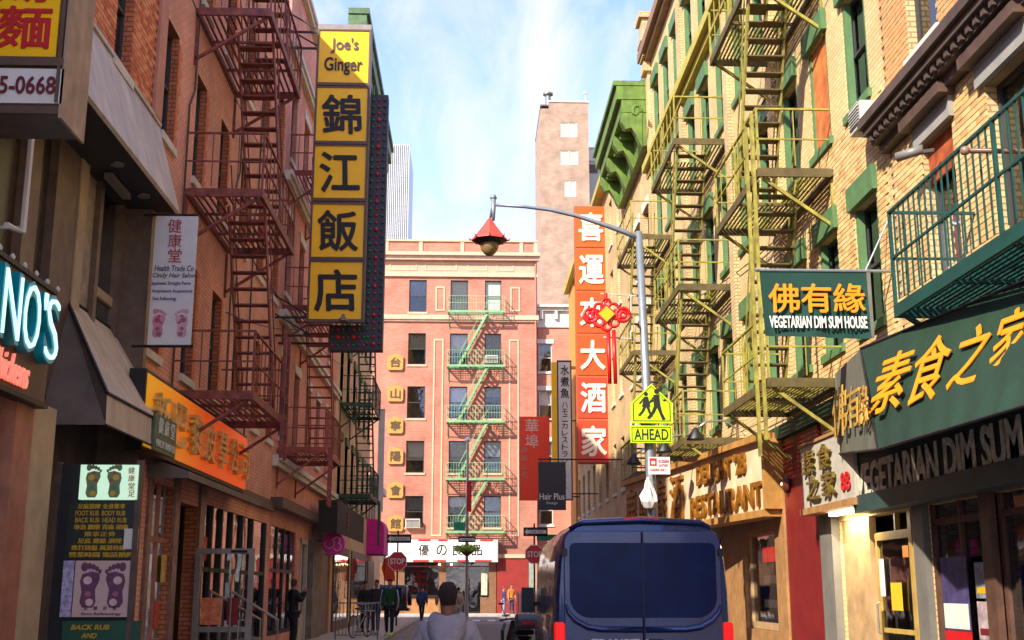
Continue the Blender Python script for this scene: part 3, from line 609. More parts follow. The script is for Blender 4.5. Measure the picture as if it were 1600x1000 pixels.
for a, b in ((12.95, 14.6), (11.2, 12.7), (8, 11.0)):
    f = P('shop_window_frame', MB().box(uh(b), uh(a), .02, .09, .35, .45).box(uh(b), uh(a), .02, .09, 2.35, 2.42).box(uh(b), uh(b) + .08, .015, .095, .45, 2.6).box((uh(b) + uh(a)) / 2, (uh(b) + uh(a)) / 2 + .07, .015, .095, .45, 2.6), sf, H)
    P('pane', MB().quad((uh(b), .06, .4), (uh(a), .06, .4), (uh(a), .06, 2.6), (uh(b), .06, 2.6)), dgl, f)
# --- long tan building with green trim
K = RB('green_trimmed_building', 'long tan painted brick building with green lintels and yellow green fire escapes on the right', 35.5)
def uk(Y): return 35.5 - Y
cols = [16.1, 17.92, 19.7, 21.5, 23.35, 25.2, 27, 28.8, 30.6, 32.4, 34.2]; wa = [(uk(Y), z, 1.0, 1.8) for z in (5.2, 8.5, 11.8, 15.1) for Y in cols]
hs = [(c - w / 2, c + w / 2, z, z + h) for c, z, w, h in wa]
sh = [(uk(18.2), uk(15.2), .12, 2.6), (uk(24.3), uk(21.8), .85, 2.6), (uk(35), uk(27), .5, 2.7)]
facade(K, 0, 20.48, .1, 18.4, hs + sh, tanw); shell(K, 0, 20.48, 0, 9, .1, 18.4, tanw)
for i, (c, z, w, h) in enumerate(wa):
    wo = window(K, c, z, w, h, random.choice((wfr_d, lime, dkgreen)), lime, lint=(.36, .08, .09), lm=lime, jamb=lime, blind=random.choice((0, 0, .4)))
    if i == 12: P('rusty_shutter', MB().box(-.49, .49, -.08, -.05, .0, 1.78), mat('rusty_orange_shutter', '#d07a3a', .8, .35, 4, .2, streak=.5, col2='#a04a1c'), wo)
bricks(K, uk(19.0), 20.46, 4.45, 8.4, hs, tanb, (20, 6), cap=0)
pl = MB()
for Y in (35.45, 29.9, 24.45, 20.8): pl.box(uk(Y) , uk(Y) + .4, -.12, -.003, 4.6, 17.6)
for Y in (35.45, 29.9, 24.45, 20.8): pl.box(uk(Y) - .1, uk(Y) + .5, -.25, -.002, 17.6, 17.9); 
P('pilasters', pl, tanw2, K)
cp = mat('cap_brown', '#8c6a4e', .7, .2)
for Y in (35.4, 30.0, 24.5): P('parapet_pier', MB().box(uk(Y) - .05, uk(Y) + .65, -.3, .3, 18.0, 19.3).box(uk(Y) - .14, uk(Y) + .74, -.4, .4, 19.3, 19.5).box(uk(Y) - .1, uk(Y) + .7, -.36, .36, 18.5, 18.62), tanw2, K)
P('parapet_cornice', MB().box(-.1, 20.5, -.35, -.003, 18.1, 18.42).box(-.05, 20.46, -.2, -.004, 17.92, 18.09), cp, K)
ylw = mat('yellow_green_paint', '#b3a62a', .6, .25, 4)
P('ledge', MB().box(-.02, 20.46, -.3, -.003, 14.35, 14.6).box(-.02, 20.46, -.16, -.003, 14.15, 14.34), mat('yellow_ledge_paint', '#b8a83e', .6, .2, 4), K)
P('shop_cornice', MB().box(0, 20.46, -.16, -.016, 4.2, 4.42), dkgreen, K)
redw = mat('dark_red_panel', '#7a1a18', .5, .2, 3); tanwd = mat('tan_timber', '#a5794a', .6, .25, 5, .1); tanr = mat('tan_marble_wall', '#b5946a', .4, .3, 2.5)
P('red_wall', MB().box(uk(21.1), uk(18.9), -.06, -.003, .12, 4.18), redw, K)
P('grey_post', MB().box(uk(18.88), uk(18.25), -.12, -.004, .12, 3.6), mat('grey_pier', '#6e6a62', .7, .2), K)
P('entry_wall', MB().box(uk(18.15), uk(16.98), .02, .06, .12, 2.6), tanr, K)
P('entry_side', MB().box(uk(16.98), uk(16.86), -.003, .1, .12, 2.6), tanr, K)
P('tan_frame', MB().box(uk(26.5), uk(24.3), -.1, -.004, .12, 3.3).box(uk(21.8), uk(21.12), -.1, -.004, .12, 3.3).box(uk(24.3), uk(21.8), -.098, -.004, 2.62, 3.3).box(uk(24.3), uk(21.8), -.098, -.004, .12, .84), tanwd, K)
f = P('shop_window_frame', MB().box(uk(24.3), uk(24.15), -.02, .1, .85, 2.6).box(uk(21.95), uk(21.8), -.02, .1, .85, 2.6).box(uk(24.15), uk(21.95), -.02, .1, .85, .98), tanr, K)
P('pane', MB().quad((uk(24.2), .04, .9), (uk(21.9), .04, .9), (uk(21.9), .04, 2.6), (uk(24.2), .04, 2.6)), G_GLASS, f)
P('menu_display', MB().box(uk(23.6), uk(21.95), .1, .13, 2.1, 2.38), emis('red_menu_glow', '#d01c14', .25), f)
P('menu_card', MB().box(uk(23.6), uk(21.95), .1, .13, 1.7, 1.85).box(uk(23.6), uk(21.95), .1, .13, 1.25, 1.4), mat('paper', '#d5d0c4', .9, .1), f)
fm = MB().box(uk(35), uk(27), .0, .08, .5, .62).box(uk(35), uk(27), .0, .08, 2.0, 2.07)
for Y in (34.9, 33.4, 31.8, 30.2, 28.6, 27.1): fm.box(uk(Y) - .05, uk(Y) + .05, -.01, .09, .5, 2.7)
f = P('shop_window_frame', fm, wood_dk, K); P('pane', MB().quad((uk(35), .04, .5), (uk(27), .04, .5), (uk(27), .04, 2.7), (uk(35), .04, 2.7)), G_GLASS, f)
# yellow framed glass door
yf = mat('yellow_door_frame', '#b3924a', .5, .2, 4)
d = P('door', MB().box(uk(16.8), uk(16.72), .05, .12, .12, 2.35).box(uk(15.5), uk(15.38), .05, .12, .12, 2.62).box(uk(16.72), uk(15.5), .05, .12, 2.25, 2.36).box(uk(16.72), uk(15.5), .05, .12, .12, .3).box(uk(16.72), uk(15.5), .06, .11, 1.02, 1.08).box(uk(16.0), uk(15.95), .052, .118, 2.36, 2.62), yf, K)
P('door_pane', MB().quad((uk(16.72), .085, .3), (uk(15.5), .085, .3), (uk(15.5), .085, 2.25), (uk(16.72), .085, 2.25)), G_GLASS, d)
P('notice', MB().box(uk(16.25), uk(15.85), .04, .048, 1.32, 1.68), mat('yellow_notice', '#dba912', .7, .05), d)
P('door_handle', MB().tube([(uk(16.6), .0, 1.0), (uk(16.6), -.04, 1.02), (uk(16.6), -.04, 1.4), (uk(16.6), .0, 1.42)], .014, 6), alum, d)
P('sticker', MB().box(uk(16.66), uk(16.48), .04, .046, 1.5, 2.0), mat('paper', '#d5d0c4', .9, .1), d)
P('sticker', MB().box(uk(15.7), uk(15.52), .036, .048, 2.0, 2.15), mat('orange_sticker', '#c97a3a', .7), d)
# --- building with lime green cornice
J = RB('lime_cornice_building', 'brown brick building with heavy lime green cornice beyond the green trimmed building', 42)
uj = lambda Y: 42 - Y
wa = [(uj(Y), z, 1.0, 1.8) for z in (5.2, 8.5, 11.8) for Y in (36.8, 38.8, 40.8)]; hs = [(c - w / 2, c + w / 2, z, z + h) for c, z, w, h in wa]
facade(J, 0, 6.48, .1, 16.6, hs, tanw2); shell(J, 0, 6.48, 0, 9, .1, 16.6, tanw2)
for c, z, w, h in wa: window(J, c, z, w, h, wfr_d, whitet, lint=(.3, .1, .06))
cc = MB().box(-.1, 6.5, -1.05, .3, 16.85, 17.3).box(-.05, 6.48, -.9, .25, 16.42, 16.83).box(-.0, 6.46, -.25, -.003, 15.3, 16.4).box(-.15, 6.52, -1.15, .35, 17.32, 17.48)
k = P('cornice', cc, limeb, J)
me = MB().prismx([(-.9, 16.4), (-.93, 16.1), (-.78, 15.85), (-.6, 15.9), (-.45, 15.65), (-.35, 15.4), (-.26, 15.25), (-.24, 16.4)], 0, .3).mesh('bracket', limeb)
for i in range(4): link('bracket', me, k, (.1 + i * 2.03, 0, -.005))
me = MB().box(0, .16, -.75, -.252, 16.2, 16.42).mesh('dentil', limeb)
for i in range(16):
    if i % 6: link('dentil', me, k, (.2 + i * .4, 0, -.006))
P('cornice_scroll', MB().tube([(7.3, -.55 + .18 * math.cos(t * .9) * (1 - t / 9), 16.1 + .25 * math.sin(t * .9) * (1 - t / 9)) for t in range(8)], .06, 6), limeb, k)
# --- far right building, orange with slate mansard
Q = RB('mansard_building', 'tan building with orange end strip and slate mansard at the far right', 66)
uq = lambda Y: 66 - Y
wa = [(uq(Y), z, 1.0, 1.9) for z in (5.2, 8.7, 12.2, 15.2) for Y in (44, 46.5, 49.2, 52, 54.5, 57, 59.5, 62, 64.5)]; hs = [(c - w / 2, c + w / 2, z, z + h) for c, z, w, h in wa]
ora = mat('orange_painted_wall', '#cf8a3e', .8, .15, 1, .2)
facade(Q, 0, 23.98, .1, 18.2, hs, tanw2); P('orange_strip', MB().box(-.05, 3.2, -.12, -.003, 3.5, 17.9), ora, Q); shell(Q, 0, 23.98, 0, 9, .1, 18.2, tanw2)
for c, z, w, h in wa: window(Q, c, z, w, h, wfr_d, whitet)
slate = brickmat('slate_tiles', '#7e7a76', '#6b6763', '#4d4a48', w=.3, h=.16)
P('mansard_roof', MB().quad((uq(60), -.1, 18.3), (23.9, -.1, 18.3), (22.8, 1.2, 21.8), (uq(59), 1.2, 21.8)).quad((23.9, -.1, 18.3), (23.9, 6, 18.3), (22.8, 5, 21.8), (22.8, 1.2, 21.8)).quad((uq(59), 1.2, 21.8), (22.8, 1.2, 21.8), (22.8, 5, 21.8), (uq(59), 5, 21.8)), slate, Q)
P('eaves', MB().box(-.1, 23.98, -.4, -.003, 18.0, 18.28), mat('yellow_ledge_paint', '#b8a83e', .6), Q)

# ================================================================== FIRE ESCAPES
def fire_escape(name, label, side, Yorg, L_, levels, depth, m, treadm=None, stair=(3.0, 1.0), step=.14, top=None, drop=None, group='fire escapes on the fronts', brk=.9, bal=True, rails=(1.0, .5), slat_n=11, root=None, rootz=None, last_stair=True, sw=.62, solid=None):
    if root is None:
        loc, rz = place(side, Yorg); r = thing(name, label, 'fire escape', loc, rz, group)
    else: r = thing(name, label, 'fire escape', root, rootz or 0, group)
    treadm = treadm or m; solid = solid or m
    sl_len = L_ - .1; so0, so1 = min(stair), max(stair); op0, op1 = (so1 - 1.15, so1 + .12) if stair[1] > stair[0] else (so0 - .12, so0 + 1.15)
    op0 = max(op0, .08); op1 = min(op1, L_ - .08)
    yi = -depth + .12; ys = -depth + .12 + sw
    full = MB().box(.05, L_ - .05, -.018, .018, -.012, .012).mesh('slat', m)
    pa = MB().box(.05, op0, -.018, .018, -.012, .012).mesh('slat', m) if op0 > .12 else None; pb = MB().box(op1, L_ - .05, -.018, .018, -.012, .012).mesh('slat', m) if op1 < L_ - .12 else None
    balm = MB().box(-.008, .008, -.008, .008, .06, rails[0]).mesh('baluster', m)
    tm = MB().box(-.1, .1, -sw / 2, sw / 2, -.012, .012).mesh('tread', treadm)
    for i, z in enumerate(levels):
        fr = MB().box(0, L_, -depth, -depth + .04, z - .12, z + .02).box(0, L_, -.06, -.02, z - .1, z + .01).box(0, .04, -depth + .04, -.06, z - .12, z + .02).box(L_ - .04, L_, -depth + .04, -.06, z - .12, z + .02)
        n = max(2, int(L_ / 1.2))
        for k in range(1, n): fr.box(L_ * k / n - .02, L_ * k / n + .02, -depth + .04, -.06, z - .075, z - .03)
        pf = P('platform', fr, solid, r)
        for k in range(slat_n):
            y = -depth + .1 + (depth - .22) * k / (slat_n - 1)
            if i > 0 and yi - .03 < y < ys + .03:
                if pa: link('slat', pa, pf, (0, y, z))
                if pb: link('slat', pb, pf, (0, y, z))
            else: link('slat', full, pf, (0, y, z))
        h = rails[0]
        rl = MB().bar((0, -depth + .02, z + h), (L_, -depth + .02, z + h), .04, .03).bar((.02, -.02, z + h), (.02, -depth + .04, z + h), .04, .03).bar((L_ - .02, -.02, z + h), (L_ - .02, -depth + .04, z + h), .04, .03)
        rl.bar((0, -depth + .02, z + rails[1]), (L_, -depth + .02, z + rails[1]), .025).bar((.02, -.02, z + rails[1]), (.02, -depth + .04, z + rails[1]), .025).bar((L_ - .02, -.02, z + rails[1]), (L_ - .02, -depth + .04, z + rails[1]), .025)
        for u in (.02, L_ * .5, L_ - .02): rl.box(u - .02, u + .02, -depth + .003, -depth + .037, z + .02, z + h - .015)
        ro = P('railing', rl, m, r)
        if bal:
            nb = int(L_ / step)
            for k in range(1, nb):
                if abs(L_ * k / nb - L_ / 2) > .05: link('baluster', balm, ro, (L_ * k / nb, -depth + .02, z))
            nd = int(depth / step)
            for u in (.02, L_ - .02):
                for k in range(1, nd): link('baluster', balm, ro, (u, -depth * k / nd, z))
        for u in (.1, L_ - .1): P('bracket', MB().bar((u, -depth + .1, z - .12), (u, -.02, z - brk), .05, .05).bar((u, -.025, z - brk - .1), (u, -.025, z - .13), .05, .04), m, r)
        if i < len(levels) - 1 or last_stair:
            z2 = levels[i + 1] if i < len(levels) - 1 else z + (levels[-1] - levels[-2])
            ym = yi + sw / 2; a = Vector((stair[0], 0, z + .02)); b = Vector((stair[1], 0, z2 + .0))
            stp = MB()
            for yy in (yi, ys): stp.bar((a.x, yy, a.z), (b.x, yy, b.z), .03, .15); 
            d = (b - a).normalized(); nrm = Vector((0, 0, 1))
            for yy in (yi, ys): stp.bar((a.x, yy, a.z + .75), (b.x, yy, b.z + .75), .022); stp.bar((a.x, yy, a.z), (a.x, yy, a.z + .76), .022); stp.bar(((a.x + b.x) / 2, yy, (a.z + b.z) / 2), ((a.x + b.x) / 2, yy, (a.z + b.z) / 2 + .76), .02)
            so_ = P('stair', stp, m, r); nt_ = int((z2 - z) / .25)
            for k in range(1, nt_):
                q = a + (b - a) * k / nt_; link('tread', tm, so_, (q.x, ym, q.z))
    if drop:
        u, za, zb = drop; dl = P('drop_ladder', MB().box(u, u + .04, -depth - .09, -depth - .03, za, zb).box(u + .45, u + .49, -depth - .09, -depth - .03, za, zb), m, r)
        rg = MB().box(u + .04, u + .45, -depth - .072, -depth - .05, -.012, .012).mesh('rung', m)
        for k in range(int((zb - za) / .3)): link('rung', rg, dl, (0, 0, za + .15 + k * .3))
    return r
mar = mat('maroon_iron_paint', '#8a4636', .65, .45, 6, col2='#4e241c'); marl = mat('rust_red_iron_paint', '#a04a38', .55, .3, 5)
fire_escape('fire_escape', 'large maroon iron fire escape nearest on the left on the salmon wall', 'L', 19.05, 3.6, [4.68, 8.08, 11.35, 14.6], 1.3, mar, stair=(2.8, .9), drop=(2.6, 3.9, 6.2), step=.34)
fire_escape('fire_escape', 'rust red iron fire escape behind the tall yellow sign on the red brick wall', 'L', 29.6, 3.4, [5.0, 8.6, 12.2], 1.2, marl, stair=(2.7, 1.0), step=.2, drop=(.3, 3.6, 5.0), last_stair=False)
fire_escape('fire_escape', 'dark green iron fire escape on the peach wall left of the street end', 'L', 43.2, 3.8, [4.9, 8.2, 11.5, 14.8], 1.2, dkgreen, stair=(3.0, 1.1), step=.25, drop=(3.2, 3.2, 4.9))
yg = mat('yellow_green_iron_paint', '#9c9638', .65, .3, 5, col2='#6a5a28'); ygd = mat('shaded_underside_iron', '#5e5028', .7, .35, 5)  # second, darker tone paints in the shade of platform undersides and treads
lv = [4.65, 7.95, 11.25, 14.62]
f1 = fire_escape('fire_escape', 'largest yellow green fire escape on the right beside the green banner', 'R', 20.6, 3.2, lv, 1.2, yg, ygd, stair=(1.3, 2.7), step=.42, slat_n=15, solid=ygd)
P('ladder_guide', MB().bar((3.12, -1.24, 3.75), (3.12, -1.24, 8.9), .05).bar((2.7, -1.24, 3.55), (2.7, -1.24, 8.9), .05).bar((2.7, -1.24, 8.88), (3.12, -1.24, 8.88), .04), yg, f1)
fire_escape('fire_escape', 'middle yellow green fire escape on the right seen above the gold lettered sign', 'R', 28, 3.4, lv[:3], 1.2, yg, ygd, last_stair=False, stair=(1.6, 3.1), step=.45, slat_n=13, solid=ygd)
fire_escape('fire_escape', 'farthest yellow green fire escape on the right next to the lamp post top', 'R', 35.1, 3.2, lv[:3], 1.2, yg, ygd, last_stair=False, stair=(1.5, 2.9), step=.5, slat_n=13, solid=ygd)
gfe = mat('apple_green_iron_paint', '#7fa878', .6, .2, 4)
fr_ = [ez(490), ez(574), ez(660), ez(749), ez(831)][::-1]
u0, u1 = onY(698, 640, EY)[0], onY(788, 640, EY)[0]
fire_escape('fire_escape', 'apple green fire escape zigzagging down the salmon building at the street end', None, 0, u1 - u0, fr_, .95, gfe, stair=(.75, 2.6), step=.16, slat_n=6, root=(u0, EY - .003, 0), last_stair=False, rails=(.95, .5))
# teal balcony on the nearest right building
tl = mat('teal_iron_paint', '#124840', .5, .25, 4)
fire_escape('balcony', 'teal iron balcony with barred railing on the nearest tan brick wall at right', 'R', 12.56, 5.4, [4.6], 1.0, tl, stair=(1.2, 3), step=.15, slat_n=12, last_stair=False, rails=(1.08, .55), group=None, brk=.7)
# ================================================================== SIGNS AND STREET FURNITURE
class Pix:
    """a plane of the street (Y = distance for things facing down the street, L or R for things along a side) with a root on it"""
    def __init__(s, kind, D, px, py, name, label, cat, group=None):
        s.k = kind; s.D = D; s.z0 = 0
        if kind == 'Y': x, z = onY(px, py, D); s.o = (x, z); s.r = thing(name, label, cat, (x, D, z), 0, group)
        else: y, z = onX(px, py, D); s.o = (y, z); s.r = thing(name, label, cat, (D, y, z), R(90) if kind == 'L' else R(-90), group)
    def p(s, px, py):
        if s.k == 'Y': x, z = onY(px, py, s.D); return (x - s.o[0], z - s.o[1])
        y, z = onX(px, py, s.D); return ((y - s.o[0]) * (1 if s.k == 'L' else -1), z - s.o[1])
    def rect(s, a, b, c, d):
        """pixel box to local x0, x1, z0, z1"""
        p, q = s.p(a, (b + d) / 2), s.p(c, (b + d) / 2); t, u = s.p((a + c) / 2, b), s.p((a + c) / 2, d); return (min(p[0], q[0]), max(p[0], q[0]), min(t[1], u[1]), max(t[1], u[1]))
    def box(s, name, m, a, b, c, d, y0, y1, parent=None, **k):
        x0, x1, z0, z1 = s.rect(a, b, c, d); return P(name, MB().box(x0, x1, y0, y1, z0, z1), m, parent or s.r, **k)
    def text(s, t, m, a, b, c, d, y, parent=None, name='lettering', **k):
        x0, x1, z0, z1 = s.rect(a, b, c, d); return T(t, m, x1 - x0, z1 - z0, parent or s.r, ((x0 + x1) / 2, y, (z0 + z1) / 2), name=name, **k)
def w2(m, *pts):  # world quad helper
    pass
frm = mat('sign_frame_brown', '#604838', .5, .2, 5); ink = mat('black_ink', '#17120f', .6, .1); gold = mat('gold_letter', '#d8a52e', .35, .2, 8, metal=.4); goldy = mat('amber_letter', '#ea8c08', .5, .08)
whit = mat('sign_white', '#d9d4cc', .5, .06); red_ = mat('sign_red', '#c01414', .5, .08); ysign = mat('sign_yellow', '#ffc400', .4, .05, spec=.4); blk = mat('sign_black', '#231c20', .45, .1)
darkm = mat('dark_iron', '#2a2523', .5, .3, 5, metal=.3)
# --- big box sign, top left
s = Pix('Y', 10.0, 50, 100, 'box_sign', 'large box sign at top left with red character on yellow above a phone number', 'sign')
x0, x1, z0, z1 = s.rect(-120, -160, 106, 178); xb = x1
P('case', MB().box(x0, x1, .02, .6, z0, z1), frm, s.r)
P('side_board', MB().box(x1 + .002, x1 + .03, -.01, .63, z0 - .03, z1), mat('weathered_side_board', '#b59a7c', .8, .25, 3, .2, streak=.4), s.r)
P('bottom_rail', MB().box(x0, x1, -.03, .018, z0, z0 + .07), frm, s.r)
pn = s.box('panel', ysign, -110, -150, 98, 88, -.01, .018); s.box('rail', frm, -110, 90, 100, 103, -.03, .018)
p2 = s.box('panel', whit, -110, 107, 99, 161, -.01, .018); s.box('edge_rail', frm, 100, -150, 105, 161, -.032, .019)
s.text('麵', red_, -2, 12, 80, 76, -.02, pn, name='character', bold=.035); s.text('湯', red_, -2, -70, 84, 3, -.02, pn, name='character', bold=.035)
s.text('5-0668', mat('maroon_ink', '#6b1420', .6), 0, 120, 88, 148, -.02, p2, bold=.02)
P('hanger', MB().tube([(x1 - .3, .3, z1), (x1 - .3, .3, z1 + 1.5)], .03), darkm, s.r); P('wall_arm', MB().bar((x0, .35, z0 + .3), (x0 - .4, .35, z0 + .3), .06), darkm, s.r)
# --- teal neon restaurant sign along the left front
s = Pix('L', -4.5, 40, 500, 'neon_sign', 'brown sign board with large teal neon letters and white script at left edge', 'sign')
bz = 4.72 - s.o[1]; b0 = 3.52 - s.o[1]; ue_ = s.p(88, 500)[0]
bb = P('board', MB().box(-4, ue_, .05, .16, b0, bz), mat('sign_board_brown', '#5a4032', .5, .3, 4), s.r)
P('top_rail', MB().box(-4, ue_ + .03, .02, .18, bz, bz + .05), darkm, bb); P('bottom_rail', MB().box(-4, ue_ + .03, .02, .18, b0 - .05, b0), darkm, bb)
teal = mat('teal_letter', '#0fa4b4', .35, .1); tneo = emis('neon_white_blue', '#b4f0f4', .3, '#c8e8ea')
for ch, px, w, h, zz in (('N', 8, .5, .72, 0), ('O', 41, .5, .74, 0), ("'", 61, .09, .2, .24), ('S', 75, .42, .74, 0)):
    u, z = s.p(px, 500)[0], 4.28 - s.o[1] + zz
    q = T(ch, teal, w, h, s.r, (u, .0, z), name='letter', bold=.045, ext=.1); T(ch, tneo, w * .84, h * .88, q, (0, -.06, 0), name='neon_tube', bold=-.028, ext=.02)
T('Chickens', emis('neon_red_white', '#ff6a50', .16, '#f2c8b8'), 1.0, .3, s.r, (s.p(18, 585)[0], .02, 3.72 - s.o[1]), name='script_letters', shear=.4, bold=.01, ext=.03)
for i in range(9): P('bulb', MB().lathe([(.02, 0), (.03, .03), (.01, .06)], (-1.7 + i * .33, .04, bz + .05), 6), whit, bb)
P('wall_arm', MB().bar((ue_ - .2, .16, 0), (ue_ - .2, .6, 0), .05).bar((-1.5, .16, 0), (-1.5, .6, 0), .05), darkm, bb)
wf = thing('window_guard', 'white angled metal guard fixed to the upper windows at the far left edge', 'window guard', (-4.6, 11.45, 5.9))
P('tube', MB().tube([(0, 0, .75), (0, .42, .55), (0, .42, -.75), (0, 0, -.8)], .035, 6).tube([(0, .42, .55), (-.5, .42, .55)], .02, 6).tube([(0, .42, -.7), (-.5, .42, -.7)], .02, 6), whit, wf)
# --- brown sloped awning over the massage shop
aw = thing('awning', 'grey brown sloped awning with small green name sign above the foot massage boards', 'awning', (-5.2, 15, 0), R(90))
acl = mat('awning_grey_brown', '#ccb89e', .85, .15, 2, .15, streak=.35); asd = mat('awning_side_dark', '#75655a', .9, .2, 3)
TL, TR, BR, BL_ = (0, 0, 5.25), (3.2, 0, 5.25), (2.5, -.85, 3.88), (-.75, -.85, 3.88); VR, VL = (2.5, -.86, 3.5), (-.75, -.86, 3.5)
c = MB().quad(TL, BL_, BR, TR); P('cover', c, acl, aw); P('valance', MB().quad(BL_, VL, VR, BR), acl, aw)
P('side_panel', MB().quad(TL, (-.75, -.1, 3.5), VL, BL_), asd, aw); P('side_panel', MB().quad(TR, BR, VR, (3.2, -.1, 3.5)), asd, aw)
P('frame', MB().tube([TL, TR], .03, 6).tube([BL_, BR], .025, 6).tube([TL, BL_], .025, 6).tube([TR, BR], .025, 6).tube([VL, VR], .015, 6), darkm, aw)
gs = P('name_panel', MB().box(1.3, 2.5, -.9, -.87, 3.44, 3.95), mat('green_name_sign', '#4c5f48', .5, .2), aw); cl_ = mat('cream_letter', '#d6d2bd', .6)
for i, ch in enumerate('健康堂'): T(ch, cl_, .22, .22, gs, (1.6 + i * .33, -.91, 3.8), name='character', bold=.01)
T('HEALTH TRADE CO', cl_, 1.0, .1, gs, (1.9, -.91, 3.55))
# --- foot massage boards (stand across the pavement)
s = Pix('Y', 14.0, 155, 850, 'massage_board', 'tall board of foot massage posters beneath the grey brown awning', 'sign board')
x0, x1, z0, z1 = s.rect(93, 722, 220, 722); zg = .13 - s.o[1]
P('post', MB().box(x1 - .03, x1 + .03, -.03, .06, zg, z1 + .02), wood_dk, s.r); P('post', MB().box(x0 - .02, x0 + .03, -.03, .06, zg, z1), wood_dk, s.r)
P('backing', MB().box(x0 + .03, x1 - .03, .03, .05, zg + .2, z1 - .02), mat('backing_black', '#191a1c', .6), s.r)
lb = s.box('light_box', emis('light_box_green', '#bfe6c4', .16, '#c4e4c8'), 127, 727, 217, 781, -.06, .03)
dg_ = s.box('text_panel', mat('panel_dark_green', '#12231c', .45, .1), 104, 784, 216, 874, -.0, .03)
fp = s.box('foot_poster', mat('poster_pink_paper', '#c9aaa2', .5, .08), 116, 876, 209, 964, -.02, .03); bp_ = s.box('picture_strip', mat('purple_picture', '#5a4a7c', .5, .8, 22, col2='#c8c4d4'), 97, 876, 114, 964, -.018, .03)
gp = s.box('lower_panel', mat('panel_green', '#0d4a34', .45, .1), 95, 970, 216, 1075, -.02, .03)
yk = mat('yellow_print', '#c9a012', .5); 
def foot(sg, cx, cy, h, m, y, parent, mir=1, det=None):
    """a sole with five toes as flat printed shapes"""
    k = h; pts = []
    a0, b0_ = sg.p(cx, cy)
    def ell(x, z, rx, rz_, n=14): return [(a0 + (x * mir + math.cos(t * 2 * math.pi / n) * rx) * k, b0_ + (z + math.sin(t * 2 * math.pi / n) * rz_) * k) for t in range(n)]
    sole = [(-.13, -.5), (.1, -.5), (.16, -.38), (.13, -.1), (.22, .12), (.2, .26), (.02, .3), (-.18, .24), (-.22, .08), (-.17, -.15), (-.2, -.38)]
    mb = MB(); mb.quad(*[(a0 + x * k * mir, y, b0_ + z * k) for x, z in (sole if mir > 0 else sole[::-1])])
    for j, (x, z, r) in enumerate(((-.14, .4, .08), (-.03, .42, .055), (.06, .4, .05), (.14, .36, .045), (.21, .3, .04))): mb.quad(*[(u, y, v) for u, v in ell(x, z, r, r * 1.3)])
    o = P('foot_print', mb, m, parent)
    for q, (x, z, r) in enumerate(((-.05, .1, .1), (.08, .02, .06), (-.02, -.2, .07), (.02, -.38, .09), (.0, .24, .06))):
        if det: P('foot_zone', MB().quad(*[(u, y - .003, v) for u, v in ell(x, z, r, r * .9)]), det[q % len(det)], o)
d1 = [mat('zone_yellow', '#d0b43c', .6), mat('zone_red', '#b04a58', .6), mat('zone_teal', '#4f8c7a', .6)]; d2 = [mat('zone_pale', '#d8b8b4', .6), mat('zone_purple', '#6c3f74', .6), mat('zone_mauve', '#a0607c', .6)]
foot(s, 148, 752, .38, mat('foot_olive', '#7b8f5c', .6), -.065, lb, 1, d1); foot(s, 181, 752, .38, MATS['foot_olive'], -.065, lb, -1, d1)
foot(s, 141, 914, .5, mat('foot_plum', '#6a3a55', .6), -.025, fp, 1, d2); foot(s, 181, 914, .5, MATS['foot_plum'], -.025, fp, -1, d2)
for i, ch in enumerate('健康堂足'): s.text(ch, red_, 203, 731 + i * 12, 213, 741 + i * 12, -.066, lb, name='character')
for i, (t, a, b) in enumerate((('足底按摩 全身推拿', 122, 196), ('FOOT RUB  BODY RUB', 118, 196), ('BACK RUB  HEAD RUB', 118, 198), ('專治 腰酸 背痛 頭痛', 116, 200), ('推拿正骨', 132, 180), ('足底 經絡 調理', 122, 190), ('跌打扭傷 風濕骨痛', 112, 196), ('營業時間 電話預約', 108, 208))):
    s.text(t, yk, a, 787 + i * 10.8, b, 795 + i * 10.8, -.004, dg_, bold=.01)
s.box('paper_notice', MATS['paper'], 194, 826, 216, 858, -.012, -.002, dg_)
for i, t in enumerate(('BACK RUB', 'AND', 'FOOT', 'REFLEXOLOGY')): s.text(t, yk, (112, 128, 126, 105)[i], 976 + i * 13, (172, 152, 158, 190)[i], 984 + i * 13, -.024, gp, shear=.2, bold=.02)
s.text('Foot Reflexology', mat('maroon_ink', '#6b1420', .6), 128, 957, 190, 962, -.024, fp)
for i, ch in enumerate('足部反射'): s.text(ch, MATS['maroon_ink'], 132 + i * 15, 947, 138 + i * 15, 953, -.024, fp, name='character')
# --- hanging white banner
s = Pix('Y', 16.8, 270, 440, 'hanging_banner', 'white hanging banner with red characters and foot prints beside the brown fire escape', 'banner')
ban = s.box('cloth', mat('banner_white', '#d6d0ca', .8, .08, 2, .2), 237, 338, 304, 540, -.01, .01)
for i, ch in enumerate('健康堂'): s.text(ch, mat('banner_red', '#a8222a', .7), 263, 343 + i * 23, 284, 364 + i * 23, -.014, ban, name='character')
for t, a, b, y, h in (('Health Trade Co', 242, 303, 415, 9), ('Cindy Hair Salon', 239, 305, 427, 9)): s.text(t, mat('banner_grey_ink', '#4a4448', .7), a, y, b, y + h, -.014, ban, shear=.2)
for i, (t, b) in enumerate((('Japanese Straight Perm', 298), ('Acupressure Acupuncture', 301), ('Foot Reflexology', 276))): s.text(t, mat('banner_blue_ink', '#4a4a94', .7), 237 + i, 440 + i * 12, b, 447 + i * 12, -.014, ban)
foot(s, 248, 505, .42, mat('banner_pink', '#c88a92', .7), -.013, ban, 1, [MATS['zone_red'], MATS['zone_mauve']]); foot(s, 284, 505, .42, mat('banner_pink2', '#d4a4aa', .7), -.013, ban, -1, [MATS['zone_mauve']])
a, b = s.p(206, 541), s.p(302, 541); t1, t2 = s.p(225, 336), s.p(310, 336)
